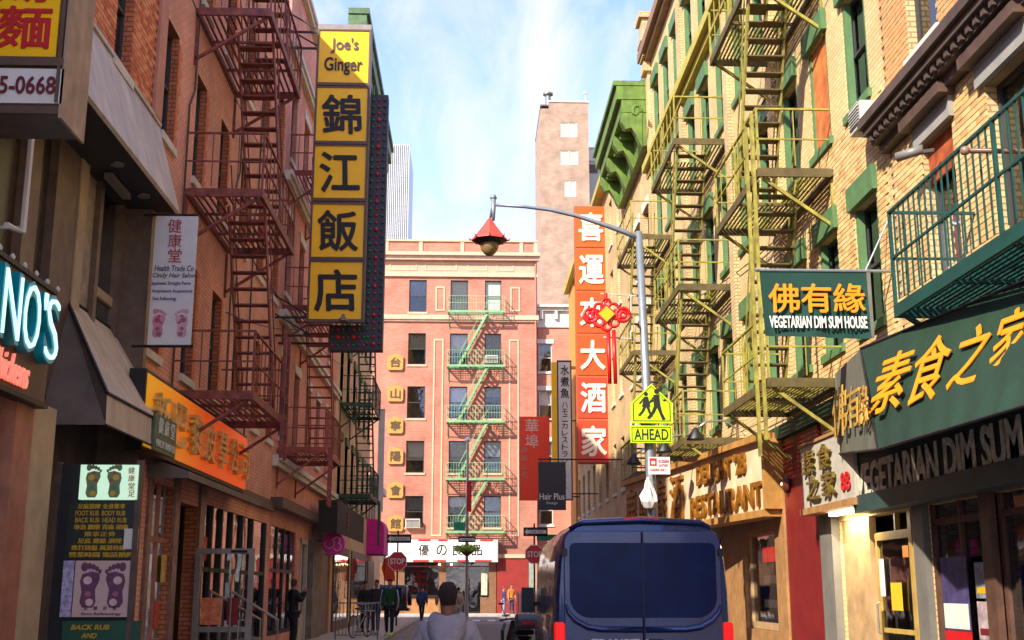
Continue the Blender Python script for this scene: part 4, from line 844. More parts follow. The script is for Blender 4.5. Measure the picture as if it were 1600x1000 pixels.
P('rod', MB().tube([(a[0], 0, a[1]), (b[0], 0, b[1])], .022, 6).tube([(t1[0], 0, t1[1]), (t2[0], 0, t2[1])], .018, 6), darkm, s.r)
# --- orange lit shop sign on the left
s = Pix('L', -4.45, 300, 670, 'shop_sign', 'long orange and gold illuminated shop sign with raised gold characters on the left', 'sign')
uA, uB = s.p(228, 650)[0], s.p(386, 700)[0]; zb, zt = 3.5 - s.o[1], 4.5 - s.o[1]
P('case', MB().box(uA - .05, uB + .05, .02, .25, zb - .06, zt + .06), darkm, s.r)
om = bpy.data.materials.new('sign_orange_gradient'); om.use_nodes = True; b_ = om.node_tree.nodes['Principled BSDF']
n_ = om.node_tree.nodes; tcx = n_.new('ShaderNodeTexCoord'); sx = n_.new('ShaderNodeSeparateXYZ'); om.node_tree.links.new(tcx.outputs['Object'], sx.inputs[0])
mrx = n_.new('ShaderNodeMapRange'); mrx.inputs['From Min'].default_value = uA; mrx.inputs['From Max'].default_value = uA + (uB - uA) * .5; om.node_tree.links.new(sx.outputs[0], mrx.inputs['Value'])
rx = n_.new('ShaderNodeValToRGB'); rx.color_ramp.elements[0].color = (*lin('#e09a10'), 1); rx.color_ramp.elements[1].color = (*lin('#e2541c'), 1); om.node_tree.links.new(mrx.outputs[0], rx.inputs[0])
for q in ('Base Color', 'Emission Color'): om.node_tree.links.new(rx.outputs[0], b_.inputs[q])
b_.inputs['Emission Strength'].default_value = .1
pn = P('panel', MB().box(uA, uB, -.0, .018, zb, zt), om, s.r)
gch = mat('gilded_character', '#e8c06a', .3, .3, 12, metal=.3)
n = 7
for i, ch in enumerate('新巴黎皮草公司'):
    u = uA + (uB - uA) * (i + .55) / (n + .1); T(ch, gch, .72, .62, pn, (u, -.06, (zb + zt) / 2 - .02), name='character', bold=.02, ext=.09)
hd = thing('metal_hood', 'thin dark metal hood below the orange shop sign', 'hood', (-4.8, 17.9, 3.1), R(90)); P('cover', MB().quad((0, 0, .42), (0, -.62, .2), (6.2, -.62, .2), (6.2, 0, .42)).quad((0, -.62, .2), (0, -.62, .1), (6.2, -.62, .1), (6.2, -.62, .2)).quad((0, 0, .42), (0, 0, .1), (0, -.62, .1), (0, -.62, .2)), mat('hood_grey', '#6a6058', .6, .2), hd)
# open aluminium glass door
d = thing('open_door', 'aluminium framed glass shop door standing open over the pavement with red poster', 'door', (-4.75, 21.2, .13), R(-4))
w, h = 1.02, 2.15
fr = MB().box(0, .09, 0, .05, 0, h).box(w - .09, w, 0, .05, 0, h).box(.09, w - .09, .002, .048, h - .09, h).box(.09, w - .09, .002, .048, 0, .2).box(.09, w - .09, .002, .048, .75, .84)
P('frame', fr, mat('door_aluminium', '#a09486', .4, .15, 4, metal=.3), d)
pn = P('pane', MB().quad((.09, .025, .84), (w - .09, .025, .84), (w - .09, .025, h - .09), (.09, .025, h - .09)), G_GLASS, d); P('pane', MB().quad((.09, .025, .2), (w - .09, .025, .2), (w - .09, .025, .75), (.09, .025, .75)), G_GLASS, d)
po = P('poster', MB().box(.14, .5, .0, .018, .87, 1.32), mat('red_orange_poster', '#c8361e', .5, .3, 9, col2='#e8a46a'), d); P('poster', MB().box(.6, .78, .0, .018, .87, 1.32), mat('dark_red_poster', '#8f1f2a', .5, .3, 9), d)
P('handle', MB().tube([(w - .12, -.0, .55), (w - .2, -.06, .55), (w - .2, -.06, .95), (w - .12, 0, .95)], .013, 6), alum, d); P('closer', MB().box(w - .4, w - .12, -.03, -.0, h - .07, h - .03), darkm, d)
# --- tall yellow restaurant sign
s = Pix('Y', 28.3, 530, 270, 'restaurant_sign', 'tall yellow vertical restaurant sign with black brush characters', 'sign')
x0, x1, z0, z1 = s.rect(488, 37, 574, 500)
P('case', MB().box(x0, x1, .03, .4, z0, z1), mat('sign_case_grey', '#8a8178', .5, .2), s.r)
for i, (t, b) in enumerate(((40, 122), (130, 214), (222, 304), (314, 397), (405, 495))):
    off = (268 - (t + b) / 2) * .0262
    A_, B_ = 493 + off - 2, 572 + off * .6 - 1; X0, X1, Z0, Z1 = s.rect(0, t, 1, b); X0, X1 = x0 + .05, x1 - .05
    pn = P('panel', MB().box(X0, X1, -.0, .05, Z0, Z1), ysign, s.r)
    P('panel_frame', MB().box(x0, X0, -.03, .06, Z0 - .08, Z1 + .04).box(X1, x1, -.03, .06, Z0 - .08, Z1 + .04).box(X0, X1, -.028, .058, Z0 - .078, Z0).box(X0, X1, -.028, .058, Z1, Z1 + .038), frm, s.r)
    cx = (X0 + X1) / 2; cz = (Z0 + Z1) / 2
    if i == 0:
        T("Joe's", mat('faded_ink', '#4a4038', .6), .7, .43, pn, (cx + .02, -.02, cz + .3), bold=.02); T('Ginger', ink, .96, .48, pn, (cx, -.02, cz - .26), bold=.02)
    else: T('錦江飯店'[i - 1], ink, .98, 1.02, pn, (cx, -.02, cz), name='character', bold=.04, shear=-.05)
for z, l in ((z1 - .15, 1.6), (z1 - .6, 1.6), (z0 + .1, 1.9), (z0 - .35, 1.7)): P('support_arm', MB().bar((x0 + .1, .2, z), (x0 - .9, .2, z), .05).bar((x0 + .1, .2, z), (x0 - .9, .2, z + .6), .035), darkm, s.r)
P('flood_lamp', MB().lathe([(.04, .12), (.05, .05), (.12, 0), (.12, -.04)], (x1 - .45, -.3, z0 - .05), 10).tube([(x1 - .45, .2, z0 + .02), (x1 - .45, -.3, z0 + .08)], .02), greym, s.r)
# --- bulb studded sign behind it
s = Pix('Y', 28.95, 588, 340, 'bulb_sign', 'dark sign frame studded with red and green bulbs behind the yellow sign', 'sign')
x0, x1, z0, z1 = s.rect(574, 148, 602, 547); a0, _, c0, c1 = s.rect(514, 508, 574, 547)
P('case', MB().box(x0, x1, .0, .35, z0, z1).box(a0, x0, .0, .35, c0, c1), mat('bulb_case_dark', '#35333a', .55, .25, 5), s.r)
rb = [mat('red_bulb', '#c3202a', .2, .1), mat('green_bulb', '#1f7a58', .2, .1), mat('dim_bulb', '#3f4450', .3)]
pr = [MB().lathe([(.02, .01), (.04, 0), (.028, -.03)], (0, 0, 0), 8).mesh('bulb', m, True) for m in rb]; big = MB().lathe([(.03, .01), (.06, 0), (.05, -.04)], (0, 0, 0), 8).mesh('bulb', rb[0], True)
nr = 36
for i in range(nr):
    z = z0 + .15 + (z1 - z0 - .3) * i / (nr - 1)
    for j, fx in enumerate((.17, .5, .83)):
        me = (pr[1] if i % 3 else pr[2]) if j == 0 else ((big if i % 4 == 0 else pr[0]) if j == 1 else pr[2])
        o = link('bulb', me, s.r, (x0 + (x1 - x0) * fx, -.01, z)); o.rotation_euler = (R(-90), 0, 0)
for i in range(7):
    for j in range(3):
        o = link('bulb', (big if (i % 3 == 1 and j == 1) else pr[(i + j) % 3]), s.r, (a0 + .08 + i * .13, -.01, c0 + .12 + j * (c1 - c0 - .24) / 2)); o.rotation_euler = (R(-90), 0, 0)
P('support_arm', MB().bar((a0 + .1, .2, c0 + .2), (-4.8 - s.o[0], .2, c0 + .2), .05), darkm, s.r)
# --- pink round sign, dark shop box, magenta awning, orange banner on the left far
s = Pix('Y', 37.5, 521, 850, 'round_sign', 'round magenta sign with pale curled letters on the left pavement side', 'sign')
mg = mat('magenta_sign', '#e0189a', .45, .08); r_ = 17.5 * 37.5 / FPX
o = P('disc', MB().lathe([(r_ - .01, -.05), (r_, -.04), (r_, .04), (r_ - .01, .05)], n=28), mg, s.r); o.rotation_euler = (R(90), 0, 0)
pk = mat('pale_pink_letter', '#e6b8cc', .5)
def arc(cx, cz, r, a0, a1, n=12): return [(cx + r * math.cos(R(a0 + (a1 - a0) * i / n)), -.06, cz + r * math.sin(R(a0 + (a1 - a0) * i / n))) for i in range(n + 1)]
P('letter', MB().tube(arc(-.12, .02, .15, 60, -200), .018, 6), pk, s.r); P('letter', MB().tube(arc(.1, .1, .1, 200, -60) + arc(.12, -.08, .12, 80, -150), .018, 6), pk, s.r)
P('arm', MB().bar((-r_, 0, .1), (-.62, 0, .1), .03), darkm, s.r)
s = Pix('Y', 36, 520, 800, 'awning', 'dark box shaped shop awning above the round magenta sign', 'awning')
x0, x1, z0, z1 = s.rect(497, 781, 527, 832); dkc = mat('dark_canvas', '#37332e', .9, .2, 3)
P('cover', MB().quad((x0, 0, z0), (x1, 0, z0), (x1, 0, z1), (x0, 0, z1)).quad((x1, 0, z0), (x1, 9, z0), (x1, 9, z1), (x1, 0, z1)).quad((x0, 0, z1), (x1, 0, z1), (x1, 9, z1), (x0, 9, z1)), dkc, s.r)
T('佳', mat('awning_red_mark', '#9c2f3a', .7), .6, .6, s.r, (x1 + .01, 3, (z0 + z1) / 2), R(90), name='character')
s = Pix('Y', 56, 583, 838, 'awning', 'rounded magenta awning at the far left street corner', 'awning')
x0, x1, z0, z1 = s.rect(568, 811, 600, 866)
P('cover', MB().prism([(x0, z0), (x1, z0), (x1, z1 - .35), (x1 - .12, z1 - .1), (x1 - .4, z1), (x0, z1)], 0, 3), mat('magenta_canvas', '#d8148c', .7, .12), s.r); P('frame_rod', MB().tube([(x0, 0, z0), (x1, 0, z0)], .02), darkm, s.r)
s = Pix('Y', 58, 606, 888, 'feather_banner', 'orange red feather banner standing at the far left corner', 'banner')
x0, x1, z0, z1 = s.rect(596, 868, 618, 908)
P('cloth', MB().prism([(x0 + .2, z0), (x1, z0), (x1 - .05, z0 + .5), (x0 + .35, z1), (x0 + .1, z1 - .2), (x0, z0 + .6)], -.01, .01), mat('orange_cloth', '#e0481a', .8, .15), s.r); P('pole', MB().tube([(x0 + .2, 0, .13 - s.o[1]), (x0 + .12, 0, z1)], .02), darkm, s.r)
# --- white fluttering banner and stone canopy on left far
s = Pix('Y', 50, 597, 700, 'hanging_banner', 'narrow white vertical banner at the far left corner', 'banner')
s.box('cloth', mat('banner_white', '#d6d0ca'), 590, 640, 600, 800, -.01, .01); x0, x1, z0, z1 = s.rect(590, 640, 600, 800); P('rod', MB().tube([(x0 - .6, 0, z1), (x1, 0, z1)], .02), darkm, s.r)

# --- red vertical sign on the right
s = Pix('Y', 48.6, 925, 520, 'restaurant_sign', 'tall orange red vertical sign with white characters on the right', 'sign')
x0, x1, z0, z1 = s.rect(900, 322, 951, 724); ro_ = [mat('sign_orange', '#d8560a', .45, .05), mat('sign_orange_red', '#d84a12', .45, .05), mat('sign_vermilion', '#dc3c1e', .45, .05)]
P('case', MB().box(x0, x1, .02, .4, z0, z1), mat('case_orange_brown', '#a8552a', .6, .15), s.r)
cwht = mat('white_character', '#e6dcc8', .5, .05)
bz = [322, 388, 455, 522, 588, 655, 724]
for i in range(6):
    _, _, Z0, Z1 = s.rect(900, bz[i] + 2, 951, bz[i + 1] - 2)
    pn = P('panel', MB().box(x0 + .03, x1 - .03, -.01, .03, Z0, Z1), ro_[min(2, i // 2 if i else 0)], s.r)
    T('喜運來大酒家'[i], cwht, 1.0, 1.2, pn, ((x0 + x1) / 2, -.04, (Z0 + Z1) / 2), name='character', bold=.05, ext=.04)
for z in (z1 - .4, (z0 + z1) / 2, z0 + .5): P('support_arm', MB().bar((x1, .2, z), (5.6 - s.o[0], .2, z), .06), darkm, s.r)
# white board with black characters, yellow board, red community banner, hair shop sign
s = Pix('Y', 53, 882, 670, 'vertical_sign', 'narrow white vertical sign with black characters left of the tall orange sign', 'sign')
pn = s.box('panel', whit, 873, 566, 892, 780, -.02, .12); s.box('frame', blk, 871, 563, 894, 782, .0, .1)
for i, ch in enumerate('水煮魚'): s.text(ch, ink, 876, 571 + i * 18, 889, 586 + i * 18, -.03, pn, name='character', bold=.03)
for i, ch in enumerate('ハモニカレストラン'): s.text(ch, ink, 878, 628 + i * 11, 887, 637 + i * 11, -.03, pn, name='character', bold=.01)
for i, ch in enumerate('家鄉風味'): s.text(ch, ink, 880, 735 + i * 8, 885, 741 + i * 8, -.03, pn, name='character')
x0, x1, z0, z1 = s.rect(871, 563, 894, 782); P('support_arm', MB().bar((x1, .05, z1 - .3), (5.6 - s.o[0], .05, z1 - .3), .05).bar((x1, .05, z0 + .3), (5.6 - s.o[0], .05, z0 + .3), .05), darkm, s.r)
s = Pix('Y', 55, 867, 640, 'vertical_sign', 'narrow plain yellow vertical sign just behind the white one', 'sign')
s.box('panel', ysign, 862, 566, 873, 722, -.02, .12); x0, x1, z0, z1 = s.rect(862, 566, 873, 722); P('support_arm', MB().bar((x1, .05, z1 - .3), (5.6 - s.o[0], .05, z1 - .3), .05), darkm, s.r)
s = Pix('Y', 62, 835, 715, 'vertical_banner', 'orange red vertical banner with two pale characters before the street end', 'banner')
pn = s.box('panel', mat('banner_vermilion', '#ff4410', .55, .08), 811, 651, 859, 782, -.02, .1)
for i, ch in enumerate('華埠'): s.text(ch, mat('pale_pink_char', '#f0c0a8', .6), 821, 655 + i * 24, 841, 676 + i * 24, -.03, pn, name='character', bold=.02)
for i, ch in enumerate('餅餌公司'): s.text(ch, mat('dim_pink_char', '#e08a70', .6), 814, 698 + i * 13, 824, 708 + i * 13, -.03, pn, name='character', bold=.01)
x0, x1, z0, z1 = s.rect(811, 651, 859, 782); P('support_arm', MB().bar((x1, .05, z1 - .2), (5.6 - s.o[0], .05, z1 - .2), .06).bar((x1, .05, z0 + .2), (5.6 - s.o[0], .05, z0 + .2), .06), darkm, s.r)
s = Pix('Y', 44, 862, 760, 'hair_salon_sign', 'square black hanging sign with small white lettering left of the van roof', 'sign')
pn = s.box('panel', blk, 841, 722, 884, 797, -.04, .06); s.text('Hair Plus', whit, 843, 771, 882, 781, -.05, pn, bold=.01); s.text('Design', whit, 854, 784, 871, 789, -.05, pn)
x0, x1, z0, z1 = s.rect(841, 722, 884, 797); P('support_arm', MB().bar((x0, .0, z1 + .1), (5.6 - s.o[0], .0, z1 + .1), .05).bar((x0 + .1, 0, z1), (x0 + .1, 0, z1 + .1), .03).bar((x1 - .1, 0, z1), (x1 - .1, 0, z1 + .1), .03), darkm, s.r)
# --- six gold plaques on the corner building
pm = mat('plaque_ochre', '#c48a3e', .6, .15, 5); pdk = mat('plaque_character', '#54401e', .6)
for i, (ch, py) in enumerate(zip('台山寧陽會館', (566, 615, 665, 713, 766, 818))):
    s = Pix('Y', 74.85, 618, py, 'plaque', ('topmost', 'second from top', 'third from top', 'fourth from top', 'fifth from top', 'lowest')[i] + ' ochre character plaque on the salmon building at the street end', 'plaque', 'ochre character plaques')
    x0, x1, z0, z1 = s.rect(605, py - 12, 630, py + 12)
    P('board', MB().prism([(x0 + .08, z0), (x1 - .08, z0), (x1, z0 + .12), (x1, z1 - .12), (x1 - .12, z1 - .05), (0, z1 + .08), (x0 + .12, z1 - .05), (x0, z1 - .12), (x0, z0 + .12)], 0, .13), pm, s.r)
    T(ch, pdk, .62, .6, s.r, (0, -.02, 0), name='character', bold=.05)
# --- shop sign across the street end
s = Pix('Y', 74.3, 690, 860, 'shop_sign', 'wide white shop sign with black characters and red dashes at the street end', 'sign')
x0, x1, z0, z1 = s.rect(604, 843, 778, 878)
P('case', MB().box(x0, x1, .02, .58, z0, z1), whit, s.r); pn = P('panel', MB().box(x0 + .05, x1 - .05, -.01, .018, z0 + .12, z1 - .12), mat('shop_sign_white', '#ece8e0', .4, .03), s.r)
for i, (ch, px) in enumerate(zip('優の良品', (662, 690, 715, 745))): s.text(ch, ink, px - 8, 851, px + 8, 868, -.02, pn, name='character', bold=.02)
s.text('良品', mat('faint_red', '#d89088', .6), 628, 853, 640, 866, -.02, pn, name='character')
st_ = MB()
for a, b in ((640, 650), (668, 685), (696, 709), (730, 741), (755, 773)): q = s.rect(a, 0, b, 1); st_.box(q[0], q[1], -.02, .018, z1 - .11, z1 - .01); st_.box(q[0] - .3, q[1] - .1, -.02, .018, z0 + .01, z0 + .11)
P('red_dash', st_, red_, pn); bpy.data.objects[pn.name]
# --- one way / stop / street name signs
def arrow_board(parent, w, h, loc, m1, m2, left=True):
    b = P('arrow_panel', MB().box(-w / 2, w / 2, -.01, .01, -h / 2, h / 2), m1, parent, loc=loc)
    a = [(-w * .46, 0), (-w * .34, h * .36), (-w * .34, h * .2), (w * .44, h * .2), (w * .44, -h * .2), (-w * .34, -h * .2), (-w * .34, -h * .36)]
    if not left: a = [(-x, z) for x, z in a]
    c = P('arrow', MB().prism(a, -.014, -.011), m2, b); T('ONE WAY', m1, w * .55, h * .22, b, (w * .06, -.018, 0)); return b
def stop(px, py, D, size, lab, obx):
    s = Pix('Y', D, px, py, 'stop_sign', lab, 'stop sign', 'stop signs'); zg = .13 - s.o[1]
    r = size / 2
    P('pole', MB().tube([(0, .05, zg), (0, .05, 1.25)], .035, 8), darkm, s.r)
    oc = lambda q: [(q * math.cos(R(22.5 + 45 * i)), q * math.sin(R(22.5 + 45 * i))) for i in range(8)]
    p = P('panel', MB().prism(oc(r * 1.08), -.005, .005), whit, s.r); q = P('red_face', MB().prism(oc(r), -.01, -.006), mat('stop_red', '#d01820', .4), p)
    T('STOP', whit, size * .78, size * .32, q, (0, -.015, 0), bold=.03); arrow_board(s.r, 1.0, .36, (.05, 0, 34 * D / FPX), dkpaint, whit); return s
stop(621, 877, 50, .76, 'red stop sign on the left pavement near the walking man in green', 0); s2 = stop(835, 866, 50, .76, 'red stop sign on the right partly hidden by the blue van', 0)
P('street_name_panel', MB().box(.1, 1.0, -.01, .01, .55, .8), mat('street_sign_green', '#1c7a4c', .5), s2.r)
# mast with flower basket at the street end
s = Pix('Y', 63, 730, 800, 'street_light', 'slim grey street light mast with hanging green flower basket at the street end', 'street light')
zg = .0 - s.o[1]; zt = s.p(730, 690)[1]
P('mast', MB().tube([(0, 0, zg), (0, 0, zg + 1), (.0, 0, zt)], [.13, .09, .07], 10), alum, s.r)
P('lamp_head', MB().lathe([(.03, -.15), (.18, -.05), (.14, .08), (.03, .16)], (0, 0, zt + .1), 10), whit, s.r)
P('red_banner', MB().box(-.03, .22, -.1, -.08, s.p(730, 800)[1], s.p(730, 752)[1]), mat('red_cloth', '#c81e22', .8), s.r)
x0, x1, z0, z1 = s.rect(709, 816, 727, 829); P('street_name_panel', MB().box(x0, x1, -.1, -.08, z0, z1), mat('street_sign_teal', '#1c9a6c', .5), s.r)
arrow_board(s.r, .9, .3, (.0, -.12, s.p(730, 843)[1]), dkpaint, whit)
fb = thing('flower_basket', 'round basket of yellow green leaves hanging on the street light mast', 'flower basket', (s.o[0], 62.8, s.o[1] + s.p(730, 858)[1]))
lf = MB(); rnd = random.Random(3)
for i in range(520):
    t, u_ = rnd.random() * 6.283, rnd.random(); rr = .62 * math.sqrt(rnd.random()); z = rnd.uniform(-.25, .3) * (1 - rr); c = Vector((rr * math.cos(t), rr * math.sin(t) * .8, z)); a = Vector((rnd.gauss(0, 1), rnd.gauss(0, 1), rnd.gauss(0, 1))).normalized(); b = a.cross(Vector((rnd.random(), rnd.random(), 1))).normalized()
    q = .08; lf.quad(c - a * q, c + b * q * .5, c + a * q, c - b * q * .5)
o = P('leaves', lf, mat('basket_leaf', '#b0d840', .6, .4, 8, col2='#6c9428'), fb); o['kind'] = 'stuff'; P('pot', MB().lathe([(.1, -.35), (.26, -.22), (.3, -.08), (.28, -.06)], n=14), mat('pot_brown', '#4a3524', .8), fb)

# --- lamp post on the right with pagoda lantern
LY = 21.8
def lp(px, py, Y=LY): x, z = onY(px, py, Y); return Vector((x, Y, z))
top = lp(998, 362); bot = lp(1023, 860); d_ = bot - top; gr = top + d_ * ((top.z - .13) / (top.z - bot.z))
lpost = thing('street_lamp', 'grey street lamp post with curved arm and red pagoda lantern over the street', 'street lamp', tuple(gr))
galv = mat('galvanised_steel', '#8d959c', .45, .15, 5, metal=.5)
P('post', MB().tube([gr, gr + (top - gr) * .02, gr + (top - gr) * .5, top], [.13, .105, .09, .065], 14), galv, lpost, True, world=True)
arm = [lp(1000, 374), lp(975, 362), lp(940, 350), lp(900, 337), lp(860, 328), lp(820, 323), lp(773, 320)]
P('arm', MB().tube(arm, [.045, .05, .045, .04, .035, .033, .03], 10), galv, lpost, True, world=True)
e = lp(771, 321); P('arm_tip', MB().tube([e + Vector((0, 0, .12)), e + Vector((0, 0, -.1)), e + Vector((0, 0, -.3))], [.05, .045, .03], 10).lathe([(.02, .1), (.07, .14), (.05, .2), (.01, .22)], tuple(e), 10), galv, lpost, True, world=True)
s0 = lp(765, 346); lr = .33
lan = P('lantern_hood', MB().lathe([(.03, .06), (.07, .0), (.12, -.08), (.18, -.16), (.25, -.25), (.33, -.34), (.35, -.38), (.05, -.35)], tuple(s0), 8), mat('lantern_red', '#f04838', .5, .1, 4), lpost, world=True)
P('lantern_stem', MB().tube([s0 + Vector((.04, 0, .25)), s0], .022, 8), darkm, lpost, world=True)
hk = MB()
for i in range(8):
    t = R(45 * i); c0_ = s0 + Vector((.27 * math.cos(t), .27 * math.sin(t), -.37)); c1_ = s0 + Vector((.37 * math.cos(t), .37 * math.sin(t), -.37)); hk.tube([c0_, c1_, c1_ + Vector((.03 * math.cos(t), .03 * math.sin(t), .05))], [.02, .014, .003], 6)
P('eave_hook', hk.lathe([(.28, -.36), (.3, -.38), (.24, -.43), (.2, -.44)], tuple(s0), 16), darkm, lpost, world=True)
P('lamp_globe', MB().lathe([(.17, -.42), (.175, -.5), (.155, -.57), (.11, -.63), (.06, -.67), (.01, -.69)], tuple(s0), 16), mat('smoked_globe', '#8a7048', .25, .2, 3), lpost, True, world=True)
# Chinese knot decoration
s = Pix('Y', 21.55, 947, 492, 'chinese_knot', 'red Chinese knot light with yellow diamond and two tassels on the lamp post', 'decoration')
kr = mat('knot_red', '#d81418', .4, .12); k85 = 21.55 / FPX
def ring(mb, cx, cz, r, t, n=16): pts = [((cx + r * math.cos(6.2832 * i / n)) * k85, -.02, -(cz - r * math.sin(6.2832 * i / n)) * k85) for i in range(n + 1)]; mb.tube(pts, t * k85, 6)
k1 = MB()
for cx, cz, r in ((-25, 2, 11), (-25, 2, 5), (27, 0, 11), (27, 0, 5)): ring(k1, cx, cz, r, 3)
for i in range(5):
    t = R(200 + i * 35); 
for cx, cz, r in ((-12, 12, 8), (12, 12, 8), (0, 18, 8), (-12, -10, 8), (12, -10, 8), (0, -19, 7), (-16, 0, 7), (16, 0, 7)): ring(k1, cx, cz, r, 2.6)
P('knot_loops', k1, kr, s.r, True)
dm = lambda q: [(0, q), (q, 0), (0, -q), (-q, 0)]
P('diamond', MB().prism([(a * k85, b * k85) for a, b in dm(13)], -.09, -.05), mat('diamond_yellow', '#f2a800', .4), s.r); P('diamond_border', MB().prism([(a * k85, b * k85) for a, b in dm(17)], -.05, .0), kr, s.r)
for x in (3, 12): P('tassel', MB().tube([(x * k85, 0, -25 * k85), ((x + 1) * k85, 0, -112 * k85)], 3.2 * k85, 8), kr, s.r, True)
P('hanging_cord', MB().tube([(0, 0, 20 * k85), (0, 0, 36 * k85)], 3 * k85, 8), kr, s.r)
wm = mat('white_bracket', '#cfc9b8', .5); P('bracket', MB().bar((-8 * k85, .03, 36 * k85), (52 * k85, .2, 36 * k85), .025).bar((-4 * k85, .03, -36 * k85), (55 * k85, .2, -36 * k85), .025).bar((42 * k85, .1, 36 * k85), (40 * k85, .1, -36 * k85), .02), wm, s.r)
# school crossing sign
s = Pix('Y', 21.6, 1018, 632, 'school_sign', 'bright yellow green school crossing sign with two walking children and plaque below', 'road sign')
fy = mat('fluorescent_yellow_green', '#b4dc00', .4, .03); hh = 33 * 21.6 / FPX
pent = lambda q: [(-q, -hh * .9 + (hh - q)), (q, -hh * .9 + (hh - q)), (q, hh * .08), (0, q * 1.0), (-q, hh * .08)]
p = P('panel', MB().prism(pent(hh), .0, .012), fy, s.r); t = .012
for q0, q1 in (((-.345, -.32), (.345, -.32)),): pass
o_ = [(-.345, -.31), (.345, -.31), (.345, .02), (0, .345), (-.345, .02)]; i_ = [(x * .95, z * .95) for x, z in o_]; bd = MB()
for k in range(5): a, b, c, d = o_[k], o_[(k + 1) % 5], i_[(k + 1) % 5], i_[k]; bd.quad((a[0], -.003, a[1]), (b[0], -.003, b[1]), (c[0], -.003, c[1]), (d[0], -.003, d[1]))
P('border', bd, ink, p)
def kid(ox, sc, m, parent, skirt=False):
    mb = MB(); f = lambda pts: mb.quad(*[(ox + x * sc, -.005 - .0005 * len(mb.f), z * sc) for x, z in pts])
    f([(.055 * math.cos(t * .5236), .27 + .055 * math.sin(t * .5236)) for t in range(12)])
    f([(-.07, .2), (.05, .21), (.07, -.02), (-.07, -.02)] if not skirt else [(-.05, .2), (.05, .2), (.11, -.06), (-.11, -.06)])
    f([(-.06, .18), (-.03, .2), (-.1, .06), (-.17, .0), (-.19, .03), (-.13, .09)]); f([(.04, .2), (.07, .16), (.14, .06), (.2, .08), (.19, .11), (.13, .1)])
    f([(-.06, -.02), (.02, -.02), (-.06, -.18), (-.16, -.3), (-.22, -.28), (-.12, -.16)]); f([(-.02, -.02), (.07, -.02), (.1, -.16), (.17, -.3), (.1, -.32), (.04, -.17)])
    return P('child_figure', mb, m, parent)
kid(-.1, .72, ink, p, True); kid(.1, .9, ink, p)
q = s.box('plaque', fy, 985, 665, 1050, 692, .0, .012); s.text('AHEAD', ink, 991, 670, 1044, 687, -.004, q, bold=.01)
x0, x1, z0, z1 = s.rect(987, 667, 1048, 690); P('border', MB().box(x0, x1, -.004, -.001, z0, z0 + .012).box(x0, x1, -.004, -.001, z1 - .012, z1).box(x0, x0 + .012, -.004, -.001, z0 + .012, z1 - .012).box(x1 - .012, x1, -.004, -.001, z0 + .012, z1 - .012), ink, q)
P('fixing_strap', MB().box(-.09, .07, .013, .22, .1, .14).box(-.09, .07, .013, .22, -.2, -.16), galv, s.r)
s = Pix('Y', 21.6, 1030, 728, 'parking_sign', 'small white parking rule sign with red print on the grey lamp post', 'road sign')
p = s.box('panel', whit, 1013, 714, 1047, 741, 0, .01); x0, x1, z0, z1 = s.rect(1015, 716, 1026, 728)
P('red_square', MB().box(x0, x1, -.004, 0, z0, z1), red_, p); P('symbol', MB().box(x0 + .03, x1 - .03, -.007, -.0045, z0 + .03, z1 - .05), whit, p); s.text('NO STANDING', mat('pink_print', '#c86a6a', .6), 1029, 718, 1045, 723, -.004, p); s.text('ANYTIME', mat('pink_print', '#c86a6a'), 1029, 725, 1043, 729, -.004, p)
s.text('LOADING ONLY', red_, 1016, 732, 1040, 736, -.004, p); P('strap', MB().box(-.08, .02, .011, .2, -.02, .02), galv, s.r)
s = Pix('Y', 21.6, 1013, 770, 'plastic_bag', 'crumpled translucent white plastic bag tied to the grey lamp post', 'bag')
bm_ = MB(); rnd = random.Random(5); n = 18
for k, (r, z) in enumerate(((.02, .28), (.05, .2), (.08, .08), (.13, -.06), (.15, -.18), (.1, -.26), (.02, -.28))):
    for j in range(n): t = 6.2832 * j / n; q = r * (1 + rnd.uniform(-.3, .3)); bm_.v.append((q * math.cos(t), q * math.sin(t) * .6 - .0, z + rnd.uniform(-.02, .02)))
for k in range(6):
    for j in range(n): a = k * n + j; b = k * n + (j + 1) % n; bm_.f.append((a, b, b + n, a + n))
P('film', bm_, mat('bag_film', '#c9c5bf', .35, .2, 6), s.r, loc=(0, -.02, 0))

# --- green banner over the right pavement
s = Pix('Y', 15.2, 1270, 475, 'hanging_banner', 'green cloth banner with amber characters and white lettering hung from a pole at right', 'banner')
gcl = mat('banner_green', '#083a30', .85, .12, 2, .15)
x0, x1, z0, z1 = s.rect(1189, 425, 1357, 529); nx, nz = 24, 12; mb = MB()
def wav(u, v): return .02 * math.sin(u * 9 + 1) * v + .012 * math.sin(u * 23) * v
for j in range(nz + 1):
    for i in range(nx + 1): u, v = i / nx, j / nz; mb.v.append((x0 + (x1 - x0) * (u + .03 * v * (1 - u)), wav(u, v), z1 - (z1 - z0) * v * (1 - .04 * (1 - u))))
for j in range(nz):
    for i in range(nx): a = j * (nx + 1) + i; mb.f.append((a, a + nx + 1, a + nx + 2, a + 1))
o = P('cloth', mb, gcl, s.r, True)
P('edge_fold', MB().box(x1, x1 + .05, -.01, .02, z0 + .02, z1), mat('fold_grey', '#6b6a62', .8), o)
for i, (ch, a, b) in enumerate((('佛', 1199, 1250), ('有', 1250, 1300), ('緣', 1300, 1352))): s.text(ch, goldy, a + 1, 445, b - 3, 489, -.045, o, name='character', bold=.03)
s.text('VEGETARIAN DIM SUM HOUSE', whit, 1201, 495, 1353, 514, -.05, o, bold=.03)
